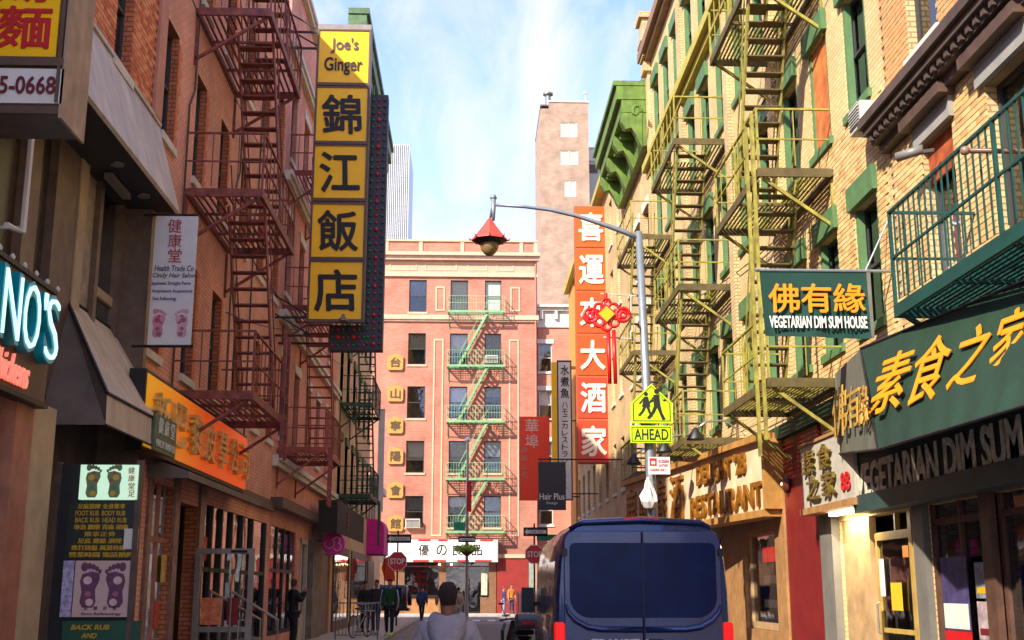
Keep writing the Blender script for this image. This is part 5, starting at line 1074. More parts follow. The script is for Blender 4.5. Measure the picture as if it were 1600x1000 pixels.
y1_, zz = s.p(1183, 425); P('pole', MB().tube([(y1_, .0, z1 + .02), (5.6 - s.o[0], .0, z1 + .02)], .022, 8).lathe([(.01, -.03), (.035, 0), (.01, .03)], (y1_, 0, z1 + .02), 8), galv, s.r); P('stay', MB().tube([(s.p(1352, 424)[0], .0, z1 + .02), (5.6 - s.o[0], .05, z1 + .75)], .012, 6), galv, s.r)
# brown flag pole at right edge
fpz = onY(1550, 236, 10)[1]; fx = onY(1508, 236, 10)[0]
fp_ = thing('flag_pole', 'brown horizontal flag pole with ball end above the big green awning', 'pole', (fx, 10, fpz)); P('rod', MB().tube([(0, 0, 0), (5.6 - fx, 0, .0)], .024, 10), mat('pole_brown', '#6e4c3c', .4, .2), fp_, True); P('ball', MB().lathe([(.005, -.045), (.035, -.03), (.045, 0), (.035, .03), (.005, .045)], (0, 0, 0), 12), mat('ball_bronze', '#8a6a55', .3), fp_, True); P('flange', MB().box(5.56 - fx, 5.6 - fx, -.07, .07, -.07, .07), darkm, fp_)
# --- big green awning at right
def R3(px, py, X): y, z = onX(px, py, X); return Vector((X, y, z))
g1 = thing('awning', 'large dark green canvas awning with big amber characters at the right edge', 'awning', (4.5, 13, 3.5))
a, b = R3(1345, 545, 4.6), R3(1600, 440, 5.05); c, d = R3(1372, 702, 4.25), R3(1600, 634, 4.45)
a2 = R3(1306, 583, 5.38); c2 = R3(1310, 709, 5.3); b = a + (b - a) * 2.2; d = c + (d - c) * 2.2
cnv = mat('awning_green_canvas', '#13331f', .8, .25, 1.6, .2, streak=.3); cnv2 = mat('backlit_side_canvas', '#6b6a58', .85, .25, 2, .2, streak=.3)  # end panel greyed: light shining through the canvas is put into its colour
nx, nz = 60, 8; mb = MB()
for j in range(nz + 1):
    for i in range(nx + 1):
        u, v = i / nx, j / nz; q = (a + (b - a) * u) * (1 - v) + (c + (d - c) * u) * v
        q = q + Vector((-.018 * math.sin(u * 90 + v * 3) * v - .03 * math.sin(v * 3.14) * -1, 0, 0)); mb.v.append(tuple(q))
for j in range(nz):
    for i in range(nx): k = j * (nx + 1) + i; mb.f.append((k, k + 1, k + nx + 2, k + nx + 1))
front = P('front_canvas', mb, cnv, g1, True, world=True)
P('end_canvas', MB().quad(a, c, c2, a2), cnv2, g1, world=True); P('back_canvas', MB().quad(a2, a, a + Vector((.9, 0, .25)), a2 + Vector((.2, 0, .1))).quad(a, b, b + Vector((.5, 0, .1)), a + Vector((.95, 0, .25))), cnv, g1, world=True)
P('rail', MB().tube([a, b], .02, 6).tube([c, d], .015, 6).tube([a, c], .015, 6).tube([a2, c2], .015, 6).tube([c, c2], .015, 6), darkm, g1, world=True)
nrm = (b - a).cross(c - a).normalized(); nrm = -nrm if nrm.x > 0 else nrm
def on_awn(ch, pxa, pya, pxb, pyb, m, A0, A1, C0, off=.065, bold=.018, name='character'):
    """one character on the sloping canvas; its middle given in pixels"""
    ax = (A1 - A0).normalized(); dn = (C0 - A0); dn = (dn - ax * dn.dot(ax)).normalized(); n = ax.cross(dn).normalized(); n = -n if n.x > 0 else n
    def hit(px, py): r = ray(px, py); o = Vector((0, 0, CAMZ)); t = (A0 - o).dot(n) / r.dot(n); return o + r * t
    cm = hit((pxa + pxb) / 2, (pya + pyb) / 2); e1 = hit(pxa, (pya + pyb) / 2); e2 = hit(pxb, (pya + pyb) / 2); t1 = hit((pxa + pxb) / 2, pya); t2 = hit((pxa + pxb) / 2, pyb)
    w = (e2 - e1).length * .9; h = (t1 - t2).length * .92; me = glyph(ch, m, w, h, bold=bold, name=name)
    o = link(name, me, front); M = Matrix((ax, -n, -dn)).transposed().to_4x4()
    o.matrix_local = Matrix.Translation(cm + n * off - g1.location) @ M
for ch, q in zip('素食之家', ((1374, 560, 1426, 640), (1434, 535, 1488, 625), (1500, 516, 1556, 600), (1562, 490, 1612, 586))): on_awn(ch, *q, goldy, a, b, c)
for ch, q in zip('佛有緣', ((1306, 602, 1331, 686), (1330, 600, 1352, 670), (1350, 600, 1366, 668))): on_awn(ch, *q, mat('pale_amber_letter', '#c99a3c', .6, .2), a2, a, c2, bold=.01)
# --- dark fascia sign with cream lettering
s = Pix('R', 5.3, 1450, 745, 'fascia_sign', 'dark green fascia board with weathered cream lettering under the big green awning', 'sign')
u0, u1 = s.p(1336, 745)[0], s.p(1600, 720)[0] + 2.5; Z0, Z1 = 2.66 - s.o[1], 3.5 - s.o[1]
pn = P('board', MB().box(u0, u1, .0, .18, Z0, Z1), mat('fascia_dark_green', '#2b3b34', .6, .3, 4), s.r); P('lower_rail', MB().box(u0 - .02, u1, -.04, .2, Z0 - .05, Z0 + .18), mat('fascia_grey_green', '#2e4844', .5, .2), pn)
wl = s.p(1596, 720)[0] - u0
T('VEGETARIAN DIM SUM', mat('cream_weathered', '#e0d4b4', .7, .35, 9), wl, .46, pn, (u0 + wl / 2 + .1, -.02, (Z0 + Z1) / 2 - .06), bold=.035, ext=.012)
# --- grey sign with gold characters and red digits
s = Pix('R', 5.25, 1292, 730, 'shop_sign', 'grey shop sign with gilded raised characters above the lit doorway', 'sign')
u0, u1 = s.p(1252, 730)[0], s.p(1334, 730)[0]; Z0, Z1 = 2.82 - s.o[1], 3.78 - s.o[1]
pn = P('panel', MB().box(u0, u1, .0, .25, Z0, Z1), mat('sign_grey_stone', '#b4ac9c', .6, .15, 5), s.r); P('lower_trim', MB().box(u0 - .03, u1 + .03, -.05, .27, Z0 - .1, Z0 - .002), tanwd, pn); P('upper_trim', MB().box(u0 - .03, u1 + .03, -.03, .27, Z1 + .002, Z1 + .05), tanwd, pn)
gg = mat('gilded_green_gold', '#a08a3a', .3, .4, 10, metal=.6)
for i, ch in enumerate('素食'): T(ch, gg, .62, .36, pn, (u0 + .55 + i * .85, -.05, Z1 - .27), name='character', bold=.02, ext=.04)
for i, ch in enumerate('之家'): T(ch, gg, .62, .36, pn, (u0 + .75 + i * .8, -.05, Z0 + .28), name='character', bold=.02, ext=.04)
T('8B', red_, .42, .26, pn, (u1 - .35, -.02, Z0 + .25), bold=.02)
tl_ = thing('tube_light', 'lit fluorescent tube light under the grey sign over the doorway', 'light', (5.35, 17.9, 2.66)); P('tube', MB().box(0, .12, -1.1, 0, 0, .05), emis('tube_glow', '#fff0c8', 3), tl_); P('housing', MB().box(-.03, .15, -1.15, .05, .052, .1), whit, tl_)
al = bpy.data.lights.new('doorway_light', 'AREA'); al.shape = 'RECTANGLE'; al.size = .2; al.size_y = 1.1; al.energy = 12; al.color = (1, .82, .55); ao = bpy.data.objects.new('doorway_light', al); COL.objects.link(ao); ao.parent = tl_; ao.location = (.06, -.55, -.02)
# posters in the dark shop window
for i, (a, b, c, d, col, lab) in enumerate(((1474, 870, 1514, 985, '#4a3f6e', 'tall purple event poster with white lower half in the dark shop window'), (1525, 878, 1556, 935, '#8a8fa0', 'pale blue grey poster right of the purple one in the window'), (1530, 940, 1552, 1000, '#b8a4a4', 'narrow pinkish poster at the bottom of the dark shop window'))):
    s = Pix('R', 5.57, (a + c) / 2, (b + d) / 2, 'poster', lab, 'poster', 'posters in the shop window'); x0, x1, z0, z1 = s.rect(a, b, c, d)
    P('sheet', MB().box(x0, x1, -.01, .0, z0, z1), mat('poster_' + str(i), col, .6, .5, 6, col2='#2a2438' if i == 0 else None), s.r)
    if i == 0: P('text_area', MB().box(x0 + .02, x1 - .02, -.014, -.011, z0 + .02, z0 + .3), MATS['paper'], s.r); P('red_strip', MB().box(x0, x1, -.012, -.0, z0 - .3, z0 - .005), red_, s.r)
    else: P('text_area', MB().box(x0 + .04, x1 - .04, -.014, -.011, z0 + .05, z0 + .12), MATS['maroon_ink'] if i == 2 else yk, s.r)
# alarm bell on red wall
be = thing('alarm_bell', 'round red alarm bell on the wall between the gold sign and grey sign', 'alarm bell', (5.52, *[onX(1229, 757, 5.5)[0]], onX(1229, 757, 5.5)[1])); o = P('gong', MB().lathe([(.16, 0), (.15, .05), (.08, .09), (.02, .1)], n=18), mat('bell_brown', '#5a2a22', .4), be, True); o.rotation_euler = (0, R(-90), 0); o = P('hub', MB().lathe([(.04, .1), (.03, .12), (.01, .13)], n=10), whit, be); o.rotation_euler = (0, R(-90), 0)
# --- long gold lettered marquee sign (its far end stands out further)
near, far = Vector((5.3, 21.25, 0)), Vector((4.05, 31.5, 0)); dv = (near - far).normalized(); ang = math.atan2(dv.y, dv.x); LEN = (near - far).length
gsn = thing('restaurant_sign', 'long tan marquee sign with raised gold lettering behind the blue van', 'sign', tuple(far), ang)
gstone = mat('marquee_tan_stone', '#e0c09a', .6, .2, 2.5, .1); gtrim = mat('marquee_gold_trim', '#c08c48', .5, .25, 4, metal=.2)
pn = P('panel', MB().box(0, LEN, 0, .3, 2.98, 4.22), gstone, gsn)
P('trim', MB().box(-.03, LEN + .05, -.12, .32, 2.85, 2.978).box(-.03, LEN + .05, -.12, .32, 4.222, 4.34).box(LEN + .002, LEN + .14, -.119, .319, 2.979, 4.221), gtrim, gsn)
goldL = mat('gilded_letter', '#9c681c', .35, .3, 9, metal=.25, col2='#6e4412')
for i, ch in enumerate('鹿鳴春酒'): T(ch, goldL, 1.0, .95, pn, (.7 + i * 1.35, -.03, 3.6), name='character', bold=.02, ext=.05)
T("DELIGHT '28", goldL, 3.0, .42, pn, (LEN - 2.55, -.03, 3.92), name='lettering', bold=.03, ext=.05); T('RESTAURANT', goldL, 4.3, .46, pn, (LEN - 2.4, -.03, 3.28), name='lettering', bold=.03, ext=.05)
P('support_post', MB().box(.1, .25, .35, .5, .13, 3.0), gtrim, gsn); P('back_box', MB().prism([(0, 2.9), (LEN, 2.9), (LEN, 3.0), (0, 3.0)], .33, .34), gtrim, gsn)
P('canopy_top', MB().quad((0, .3, 4.2), (LEN, .3, 4.2), (LEN, .4, 4.2), (0, 1.6, 4.2)), wood_dk, gsn)
# gooseneck lamps along its top
for i, u in enumerate((LEN - 1.7, LEN - 3.9, LEN - 6.4)):
    base = far + dv * u + Vector((0, 0, 4.34)); ls = ('nearest gooseneck lamp over the long gold lettered sign', 'middle gooseneck lamp over the long gold lettered sign', 'farthest gooseneck lamp over the long gold lettered sign')[i]
    g = thing('gooseneck_lamp', ls, 'lamp', tuple(base), ang, 'gooseneck lamps'); P('arm', MB().tube([(0, .1, 0), (0, .05, .3), (0, -.2, .45), (0, -.55, .42), (0, -.75, .28)], .022, 8), alum, g, True); P('shade', MB().lathe([(.03, .1), (.06, .06), (.17, -.12), (.17, -.14)], (0, -.78, .2), 14), dkpaint, g, True)
# air conditioners
acm = mat('air_conditioner_white', '#c9c4b8', .5, .15, 4)
def ac(loc, rz, lab, w=.5, h=.36, dp=.3):
    g = thing('air_conditioner', lab, 'air conditioner', loc, rz, 'window air conditioners'); b = bevel(P('case', MB().box(-w / 2, w / 2, -dp, 0, 0, h), acm, g), .015); P('grille', MB().box(-w / 2 + .05, w / 2 - .05, -dp - .012, -dp - .001, .05, h - .05), mat('grille_grey', '#6f6a62', .6), g)
    me = MB().box(-w / 2 + .05, w / 2 - .05, -dp - .025, -dp - .013, 0, .012).mesh('louvre', acm)
    for k in range(7): link('louvre', me, b, (0, 0, .07 + k * .045))
    P('side_vent', MB().box(-w / 2 - .006, -w / 2 - .001, -dp + .08, -.1, .08, h - .08), MATS['grille_grey'], g)
ya, za = onX(1348, 205, 5.35); ac((5.55, ya, za), R(-90), 'white window air conditioner on the sunny tan wall upper right')
ac((onY(645, 820, 74.85)[0], 74.9, onY(645, 825, 74.85)[1]), 0, 'white window air conditioner on the lowest floor of the salmon building', .9, .55)
ac((onY(768, 570, 74.85)[0], 74.9, onY(768, 568, 74.85)[1]), 0, 'dark grey window unit behind the apple green fire escape', .8, .5)
# security camera, wires, vertical conduit
y_, z_ = onX(1428, 228, 5.3); sc_ = thing('security_camera', 'small dark cylindrical camera beside the boarded window at upper right', 'camera', (5.55, y_, z_)); P('body', MB().tube([(-.1, .1, 0), (-.35, .32, -.03)], .06, 12), mat('camera_grey', '#77726c', .4), sc_, True); P('mount', MB().bar((0, 0, -.05), (-.2, .18, -.02), .04), darkm, sc_)
for i, (p, q, sag, lab) in enumerate((((-4.8, 24, 8.6), (-4.7, 43, 9.5), .3, 'thin black cable drooping along the left building fronts'), ((5.55, 17.5, 7.7), (5.5, 34, 9.6), .4, 'thin black cable running along the right facade'), ((-4.2, 20, 6.2), (-4.2, 32.9, 8.9), .25, 'thin cable stretched between brown fire escape and yellow sign'))):
    p, q = Vector(p), Vector(q); w_ = thing('cable', lab, 'cable', tuple(p)); pts = [p + (q - p) * (k / 12) - Vector((0, 0, sag * 4 * (k / 12) * (1 - k / 12))) for k in range(13)]; P('wire', MB().tube([x - p for x in pts], .012, 5), dkpaint, w_)

for i, (p, q, sag, lab) in enumerate((((5.5, 16.0, 4.7), (5.48, 30, 5.0), .15, 'thin black cable low along the right facade above the gold sign'), ((5.5, 15.3, 11.0), (5.5, 26, 10.9), .3, 'thin black cable high on the right facade between windows'), ((-4.7, 18, 11.2), (-4.7, 29, 11.4), .25, 'thin black cable high on the salmon wall behind the maroon fire escape'))):
    p, q = Vector(p), Vector(q); w_ = thing('cable', lab, 'cable', tuple(p)); pts = [p + (q - p) * (k / 12) - Vector((0, 0, sag * 4 * (k / 12) * (1 - k / 12))) for k in range(13)]; P('wire', MB().tube([x - p for x in pts], .01, 5), dkpaint, w_)
# ================================================================== VAN
def loft(secs, cap=True):
    """secs: list of rings with equal counts"""
    m = MB(); n = len(secs[0])
    for s_ in secs: m.v += [tuple(p) for p in s_]
    for k in range(len(secs) - 1):
        for j in range(n): a = k * n + j; b = k * n + (j + 1) % n; m.f.append((a, b, b + n, a + n))
    if cap: m.f.append(tuple(range(n))); m.f.append(tuple((len(secs) - 1) * n + j for j in reversed(range(n))))
    return m
def carpaint(name, c, metal=.35):
    if name in MATS: return MATS[name]
    m = bpy.data.materials.new(name); MATS[name] = m; m.use_nodes = True; b = m.node_tree.nodes['Principled BSDF']; n = m.node_tree.nodes
    tcn = n.new('ShaderNodeTexCoord'); nz = n.new('ShaderNodeTexNoise'); nz.inputs['Scale'].default_value = 1.6; nz.inputs['Detail'].default_value = 8; rp = n.new('ShaderNodeMapRange'); rp.inputs['To Min'].default_value = .12; rp.inputs['To Max'].default_value = .42
    m.node_tree.links.new(tcn.outputs['Object'], nz.inputs['Vector']); m.node_tree.links.new(nz.outputs['Fac'], rp.inputs['Value']); m.node_tree.links.new(rp.outputs[0], b.inputs['Roughness'])
    b.inputs['Base Color'].default_value = (*lin(c), 1); b.inputs['Metallic'].default_value = metal; b.inputs['Coat Weight'].default_value = .55; b.inputs['Coat Roughness'].default_value = .06; return m
blue = carpaint('van_blue_paint', '#0c2c62', .25); vgl = mat('van_tinted_glass', '#0c2450', .14, .3, 2, spec=.1); tyre = mat('tyre_rubber', '#1a1918', .85, .2); rimm = mat('wheel_rim', '#8f9194', .35, .1, metal=.8)
vx, vz = onY(1004, 900, 14.35)
van = thing('parked_van', 'dark blue high roofed van parked at the right kerb seen from behind', 'van', (vx, 14.35, 0))
prof = [(.30, .90), (.42, 1.0), (.7, 1.035), (1.15, 1.04), (1.2, 1.025), (1.55, 1.02), (1.9, .995), (2.1, .965), (2.24, .91), (2.34, .8), (2.4, .6), (2.43, .3)]
def sec(y, zt, wk=1.0, zb=.3):
    pts = []
    for z, w in prof:
        zz = z if z < 1.0 else 1.0 + (z - 1.0) * (zt - 1.0) / (2.43 - 1.0); zz = min(zz, max(zt, zb + .1)) if zt < 1 else zz; pts.append((w * wk, zz))
    return [(w, y, z) for w, z in pts] + [(-w, y, z) for w, z in reversed(pts)]
secs = [sec(.0, 2.40, .965), sec(.03, 2.42, .985), sec(.1, 2.43, 1), sec(2, 2.46), sec(4.2, 2.43), sec(4.45, 2.36, .99), sec(4.75, 2.1, .98), sec(5.1, 1.7, .97), sec(5.4, 1.32, .95), sec(5.7, 1.2, .92), sec(5.92, 1.1, .84), sec(5.98, 1.02, .7)]
body = P('body', loft(secs), blue, van, True); bevel(body, .03, 2, 50)
# rear doors with raised panels
def rpoly(x0, x1, z0, z1, r=(.05, .05, .05, .05), n=5):
    out = []
    for (cx, cz, a0, rr) in ((x1 - r[0], z1 - r[0], 0, r[0]), (x0 + r[1], z1 - r[1], 90, r[1]), (x0 + r[2], z0 + r[2], 180, r[2]), (x1 - r[3], z0 + r[3], 270, r[3])):
        for k in range(n + 1): t = R(a0 + 90 * k / n); out.append((cx + rr * math.cos(t), cz + rr * math.sin(t)))
    return out
for sx in (-1, 1):
    f = (lambda x: x) if sx > 0 else (lambda x: -x)
    pl_ = rpoly(.008, .93, .42, 2.27, (.14, .01, .01, .08)); pl_ = [(f(x), z) for x, z in pl_]
    if sx < 0: pl_ = pl_[::-1]
    d = P('rear_door', MB().prism(pl_, -.035, .02), blue, van); bevel(d, .012, 3, 40)
    gp_ = rpoly(.003, .865, 1.27, 2.13, (.07, .003, .003, .24), 8); gp_ = [(f(x), z) for x, z in gp_]
    if sx < 0: gp_ = gp_[::-1]
    g = P('window', MB().prism(gp_, -.05, -.03), vgl, d); bevel(g, .008, 2, 40)
    cr = [(f(.91), -.05, 1.42), (f(.885), -.065, 1.33), (f(.8), -.07, 1.24), (f(.66), -.07, 1.165), (f(.5), -.07, 1.14), (f(.02), -.07, 1.135)]
    P('crease', MB().tube(cr, [.012, .024, .034, .036, .036, .036], 8), blue, d, True)
    for z in (2.02, .85): P('hinge', MB().box(f(.925) - .035, f(.925) + .035, -.06, -.035, z - .035, z + .035).box(f(.925) - .02, f(.925) + .02, -.075, -.06, z - .05, z + .05), dkpaint, d)
    P('lower_recess', MB().prism(rpoly(min(f(.12), f(.8)), max(f(.12), f(.8)), .55, .98, (.04,) * 4), -.045, -.036), blue, d)
    tlm = emis('tail_light_red', '#ff1208', .16, '#b80808')
    t_ = P('tail_light', MB().prism(rpoly(min(f(.925), f(1.045)), max(f(.925), f(1.045)), .72, 1.22, (.03,) * 4), -.05, .1), tlm, van); bevel(t_, .012, 2)
    P('reverse_lamp', MB().box(min(f(.94), f(1.03)), max(f(.94), f(1.03)), -.056, -.049, .78, .9), whit, t_)
P('roof_lip', MB().tube([(-.86, .02, 2.3), (-.7, -.02, 2.37), (0, -.04, 2.4), (.7, -.02, 2.37), (.86, .02, 2.3)], [.02, .035, .04, .035, .02], 8), blue, van, True)
P('brake_light', MB().box(-.22, .2, -.07, .03, 2.395, 2.43), emis('brake_red', '#c81428', .08, '#a01018'), van)
P('lettering', MB(), None, van) if 0 else T('TRANSIT', alum, .56, .065, van, (-.34, -.05, 1.0), name='lettering', bold=.03, ext=.008)
T('250', alum, .2, .055, van, (.1, -.05, 1.0), name='lettering', bold=.03, ext=.008)
P('door_handle', MB().box(.05, .22, -.075, -.05, 1.0, 1.03), dkpaint, van); P('roof_antenna', MB().tube([(0, 3.6, 2.44), (0, 3.5, 2.6)], .012, 6), dkpaint, van); P('door_seam', MB().box(-.006, .006, -.056, -.03, .43, 2.26), dkpaint, van)
P('bumper', MB().box(-1.0, 1.0, -.12, .05, .3, .46), mat('bumper_plastic', '#1d1e20', .6), van); P('number_plate', MB().box(-.16, .16, -.07, -.05, .62, .78), whit, van)
for y in (1.1, 4.9):
    for sx in (-1, 1):
        w_ = P('wheel', MB().lathe([(.2, -.1), (.33, -.11), (.35, -.06), (.35, .06), (.33, .11), (.2, .1)], n=24), tyre, van, True, loc=(sx * .93, y, .35)); w_.rotation_euler = (0, R(90), 0); P('rim', MB().lathe([(.03, -.12), (.19, -.105), (.2, .105), (.03, .12)], n=16), rimm, w_)
for sx in (-1, 1):
    for a, b in ((.5, 1.9), (2.05, 3.3), (3.5, 4.35)):
        q = [(a, 1.28), (b, 1.28), (b, 1.93), (a, 1.93)]; m = MB(); m.quad(*[(sx * (1.032 if z < 1.5 else 1.0), y, z) for y, z in q]); P('side_window', m, vgl, van)
    P('side_mirror', MB().box(*(sorted((sx * 1.06, sx * 1.24))), 4.42, 4.52, 1.25, 1.62).bar((sx * .98, 4.5, 1.35), (sx * 1.1, 4.47, 1.4), .05), dkpaint, van); P('rub_strip', MB().box(*(sorted((sx * 1.036, sx * 1.055))), .3, 4.6, .62, .72), dkpaint, van)
P('windscreen', MB().quad((-.85, 4.64, 2.3), (.85, 4.64, 2.3), (.9, 5.3, 1.45), (-.9, 5.3, 1.45)), vgl, van)

# ================================================================== DARK OFF-ROAD CAR ON THE CROSS STREET
cx_ = onY(637, 930, 68.5)[0]
car = thing('parked_car', 'black boxy off road car crossing the street end behind the walking people on the left', 'car', (cx_, 68.5, 0), R(90))
cpm = carpaint('car_black_paint', '#17181b'); cs = []
for y, zb, zt, w in ((0, .5, 1.75, .8), (.12, .42, 1.82, .86), (2.5, .42, 1.86, .88), (3.0, .42, 1.8, .86), (3.35, .42, 1.25, .88), (4.3, .42, 1.16, .86), (4.5, .45, 1.05, .8)):
    pr_ = [(zb, w * .95), (zb + .12, w), (min(1.1, zt - .06), w), (zt - .1, w * .88), (zt - .02, w * .78), (zt, w * .5)]; cs.append([(x, y, z) for z, x in pr_] + [(-x, y, z) for z, x in reversed(pr_)])
P('body', loft(cs), cpm, car, True)
for sx in (-1, 1):
    for a, b in ((.3, 1.1), (1.2, 2.0), (2.1, 2.8)): P('window', MB().quad((sx * .87, a, 1.15), (sx * .87, b, 1.15), (sx * .81, b, 1.68), (sx * .81, a, 1.68)), vgl, car)
    for y in (.85, 3.7):
        w_ = P('wheel', MB().lathe([(.2, -.12), (.34, -.13), (.37, -.07), (.37, .07), (.34, .13), (.2, .12)], n=20), tyre, car, True, loc=(sx * .8, y, .37)); w_.rotation_euler = (0, R(90), 0); P('rim', MB().lathe([(.03, -.14), (.2, -.13), (.2, .13), (.03, .14)], n=12), rimm, w_)
    P('tail_light', MB().box(*(sorted((sx * .68, sx * .84))), -.04, .05, .95, 1.2), red_, car); P('mirror', MB().box(*(sorted((sx * .9, sx * 1.08))), 2.75, 2.85, 1.1, 1.3), cpm, car)
w_ = P('spare_wheel', MB().lathe([(.1, -.1), (.34, -.1), (.37, 0), (.34, .1), (.1, .1)], n=20), tyre, car, True, loc=(0, -.12, 1.05)); w_.rotation_euler = (R(90), 0, 0)
P('bumper', MB().box(-.85, .85, -.1, .1, .4, .55), dkpaint, car)
# ================================================================== PEOPLE
def skinmesh(name, V_, E_, m, sub=2, extra=None):
    names = list(V_); me = bpy.data.meshes.new('t'); me.from_pydata([V_[k][:3] for k in names], [(names.index(a), names.index(b)) for a, b in E_], [])
    o = bpy.data.objects.new('t', me); COL.objects.link(o); o.modifiers.new('s', 'SKIN'); sv = me.skin_vertices[0].data
    for i, k in enumerate(names):
        r = V_[k][3]; sv[i].radius = r if isinstance(r, tuple) else (r, r); sv[i].use_root = (i == 0)
    ss = o.modifiers.new('u', 'SUBSURF'); ss.levels = sub; ss.render_levels = sub
    dg = bpy.context.evaluated_depsgraph_get(); dg.update(); r = bpy.data.meshes.new_from_object(o.evaluated_get(dg)); bpy.data.objects.remove(o); r.name = name
    r.materials.clear(); r.materials.append(m)
    if extra:
        n = len(r.vertices); vs = [tuple(v.co) for v in r.vertices] + extra.v; fs = [tuple(p.vertices) for p in r.polygons] + [tuple(i + n for i in f) for f in extra.f]
        r = bpy.data.meshes.new(name); r.from_pydata(vs, [], fs); r.materials.append(m)
    for p in r.polygons: p.use_smooth = True
    return r
def person(label, px, Y, X, z, H, rz, skin, top, legs, shoes, hair, step=.0, armL=None, armR=None, lean=0, hairlen=0, hood=False, puff=1.0, stripe=None, bag=None, hatm=None, grp=None):
    """local frame: +y is the way the person faces"""
    o = thing('person', label, 'person', (X, Y, z), rz, grp); k = H / 1.75
    ln = lambda zz: lean * max(0, zz - .95)
    aL = armL or ((-.24, .0, 1.14), (-.25, .1, .88)); aR = armR or ((.24, .0, 1.14), (.25, .1, .88))
    J = {'pelvis': (0, 0, .95, (.12, .10)), 'belly': (0, ln(1.1), 1.1, (.12, .095)), 'chest': (0, ln(1.3), 1.3, (.14, .105)), 'nb': (0, ln(1.46), 1.46, .062), 'neck': (0, ln(1.5) + .005, 1.52, .052), 'jaw': (0, ln(1.58) + .02, 1.585, (.06, .075)), 'head': (0, ln(1.66) + .015, 1.66, (.075, .09)), 'crown': (0, ln(1.72) + .0, 1.715, (.05, .06)),
         'nose': (0, ln(1.6) + .105, 1.625, .016),
         'sl': (-.18, ln(1.42), 1.41, .055), 'el': (*aL[0], .042), 'wl': (*aL[1], .03), 'sr': (.18, ln(1.42), 1.41, .055), 'er': (*aR[0], .042), 'wr': (*aR[1], .03),
         'hl': (-.09, 0, .88, .085), 'kl': (-.1, step * .5 + .03, .5, .055), 'al': (-.1, step, .09, .038), 'tl': (-.11, step + .15, .035, .03),
         'hr': (.09, 0, .88, .085), 'kr': (.1, -step * .35 + .03, .5, .055), 'ar': (.1, -step, .1, .038), 'tr': (.11, -step + .15, .035, .03)}
    for a, b, q in (('pl', 'wl', -1), ('pr', 'wr', 1)):
        w = J[b]; e = J['el' if q < 0 else 'er']; d = (Vector(w[:3]) - Vector(e[:3])).normalized(); p = Vector(w[:3]) + d * .07; J[a] = (*p, (.018, .036))
    Sc = lambda D, g=0, only=None: {n: (v[0] * k, v[1] * k, v[2] * k, tuple((r + g) * k for r in v[3]) if isinstance(v[3], tuple) else (v[3] + g) * k) for n, v in D.items() if not only or n in only}
    Eb = [('pelvis', 'belly'), ('belly', 'chest'), ('chest', 'nb'), ('nb', 'neck'), ('neck', 'jaw'), ('jaw', 'head'), ('head', 'crown'), ('jaw', 'nose'), ('chest', 'sl'), ('sl', 'el'), ('el', 'wl'), ('wl', 'pl'), ('chest', 'sr'), ('sr', 'er'), ('er', 'wr'), ('wr', 'pr'), ('pelvis', 'hl'), ('hl', 'kl'), ('kl', 'al'), ('al', 'tl'), ('pelvis', 'hr'), ('hr', 'kr'), ('kr', 'ar'), ('ar', 'tr')]
    fg = MB()
    for b, q in (('pl', -1), ('pr', 1)):
        w = Vector(J[b][:3]); e = Vector(J['wl' if q < 0 else 'wr'][:3]); d = (w - e).normalized(); s_ = Vector((0, 1, 0)) if abs(d.y) < .8 else Vector((0, 0, 1)); s_ = (s_ - d * s_.dot(d)).normalized()
        for i, l_ in enumerate((.065, .075, .07, .055)): st0 = w + s_ * (.026 - i * .018); c_ = st0 + d * l_ * .6; fg.tube([(st0) * k, c_ * k, (c_ + (d * .7 - Vector((q * .3, 0, 0))) * l_ * .45) * k], [.010 * k, .009 * k, .006 * k], 6)
        st0 = e + d * .03 + s_ * .03; fg.tube([st0 * k, (st0 + (d + s_) * .03) * k, (st0 + d * .06 + s_ * .035) * k], [.012 * k, .01 * k, .007 * k], 6)
    b_ = link('body', skinmesh('body', Sc(J), Eb, skin, 2, fg), o)
    Jt = {n: J[n] for n in ('pelvis', 'belly', 'chest', 'nb', 'sl', 'el', 'wl', 'sr', 'er', 'wr')}; Jt['hem'] = (0, 0, .86, (.125, .105)); Jt['nb'] = (0, ln(1.46), 1.46, .07)
    jk = link('jacket', skinmesh('jacket', Sc(Jt, .02 * puff), [('pelvis', 'hem'), ('pelvis', 'belly'), ('belly', 'chest'), ('chest', 'nb'), ('chest', 'sl'), ('sl', 'el'), ('el', 'wl'), ('chest', 'sr'), ('sr', 'er'), ('er', 'wr')], top, 2), o)
    if stripe:
        sp = MB()
        for q, s1, e1, w1 in ((-1, 'sl', 'el', 'wl'), (1, 'sr', 'er', 'wr')): off = Vector((q * .055, .02, .01)); sp.tube([(Vector(J[s1][:3]) + off) * k, (Vector(J[e1][:3]) + off * .85) * k, (Vector(J[w1][:3]) + off * .7) * k], .018 * k, 6)
        P('sleeve_stripe', sp, stripe, jk, True)
    Jl = {n: J[n] for n in ('pelvis', 'hl', 'kl', 'al', 'hr', 'kr', 'ar')}
    link('trousers', skinmesh('trousers', Sc(Jl, .017), [('pelvis', 'hl'), ('hl', 'kl'), ('kl', 'al'), ('pelvis', 'hr'), ('hr', 'kr'), ('kr', 'ar')], legs, 1), o)
    for a, t in (('al', 'tl'), ('ar', 'tr')):
        A, B_ = Vector(J[a][:3]), Vector(J[t][:3]); P('shoe', MB().tube([(A + Vector((0, -.05, -.05))) * k, (A + Vector((0, .02, -.04))) * k, (B_ + Vector((0, 0, .01))) * k, (B_ + Vector((0, .05, -.005))) * k], [.03 * k, .048 * k, .042 * k, .02 * k], 8), shoes, o, True)
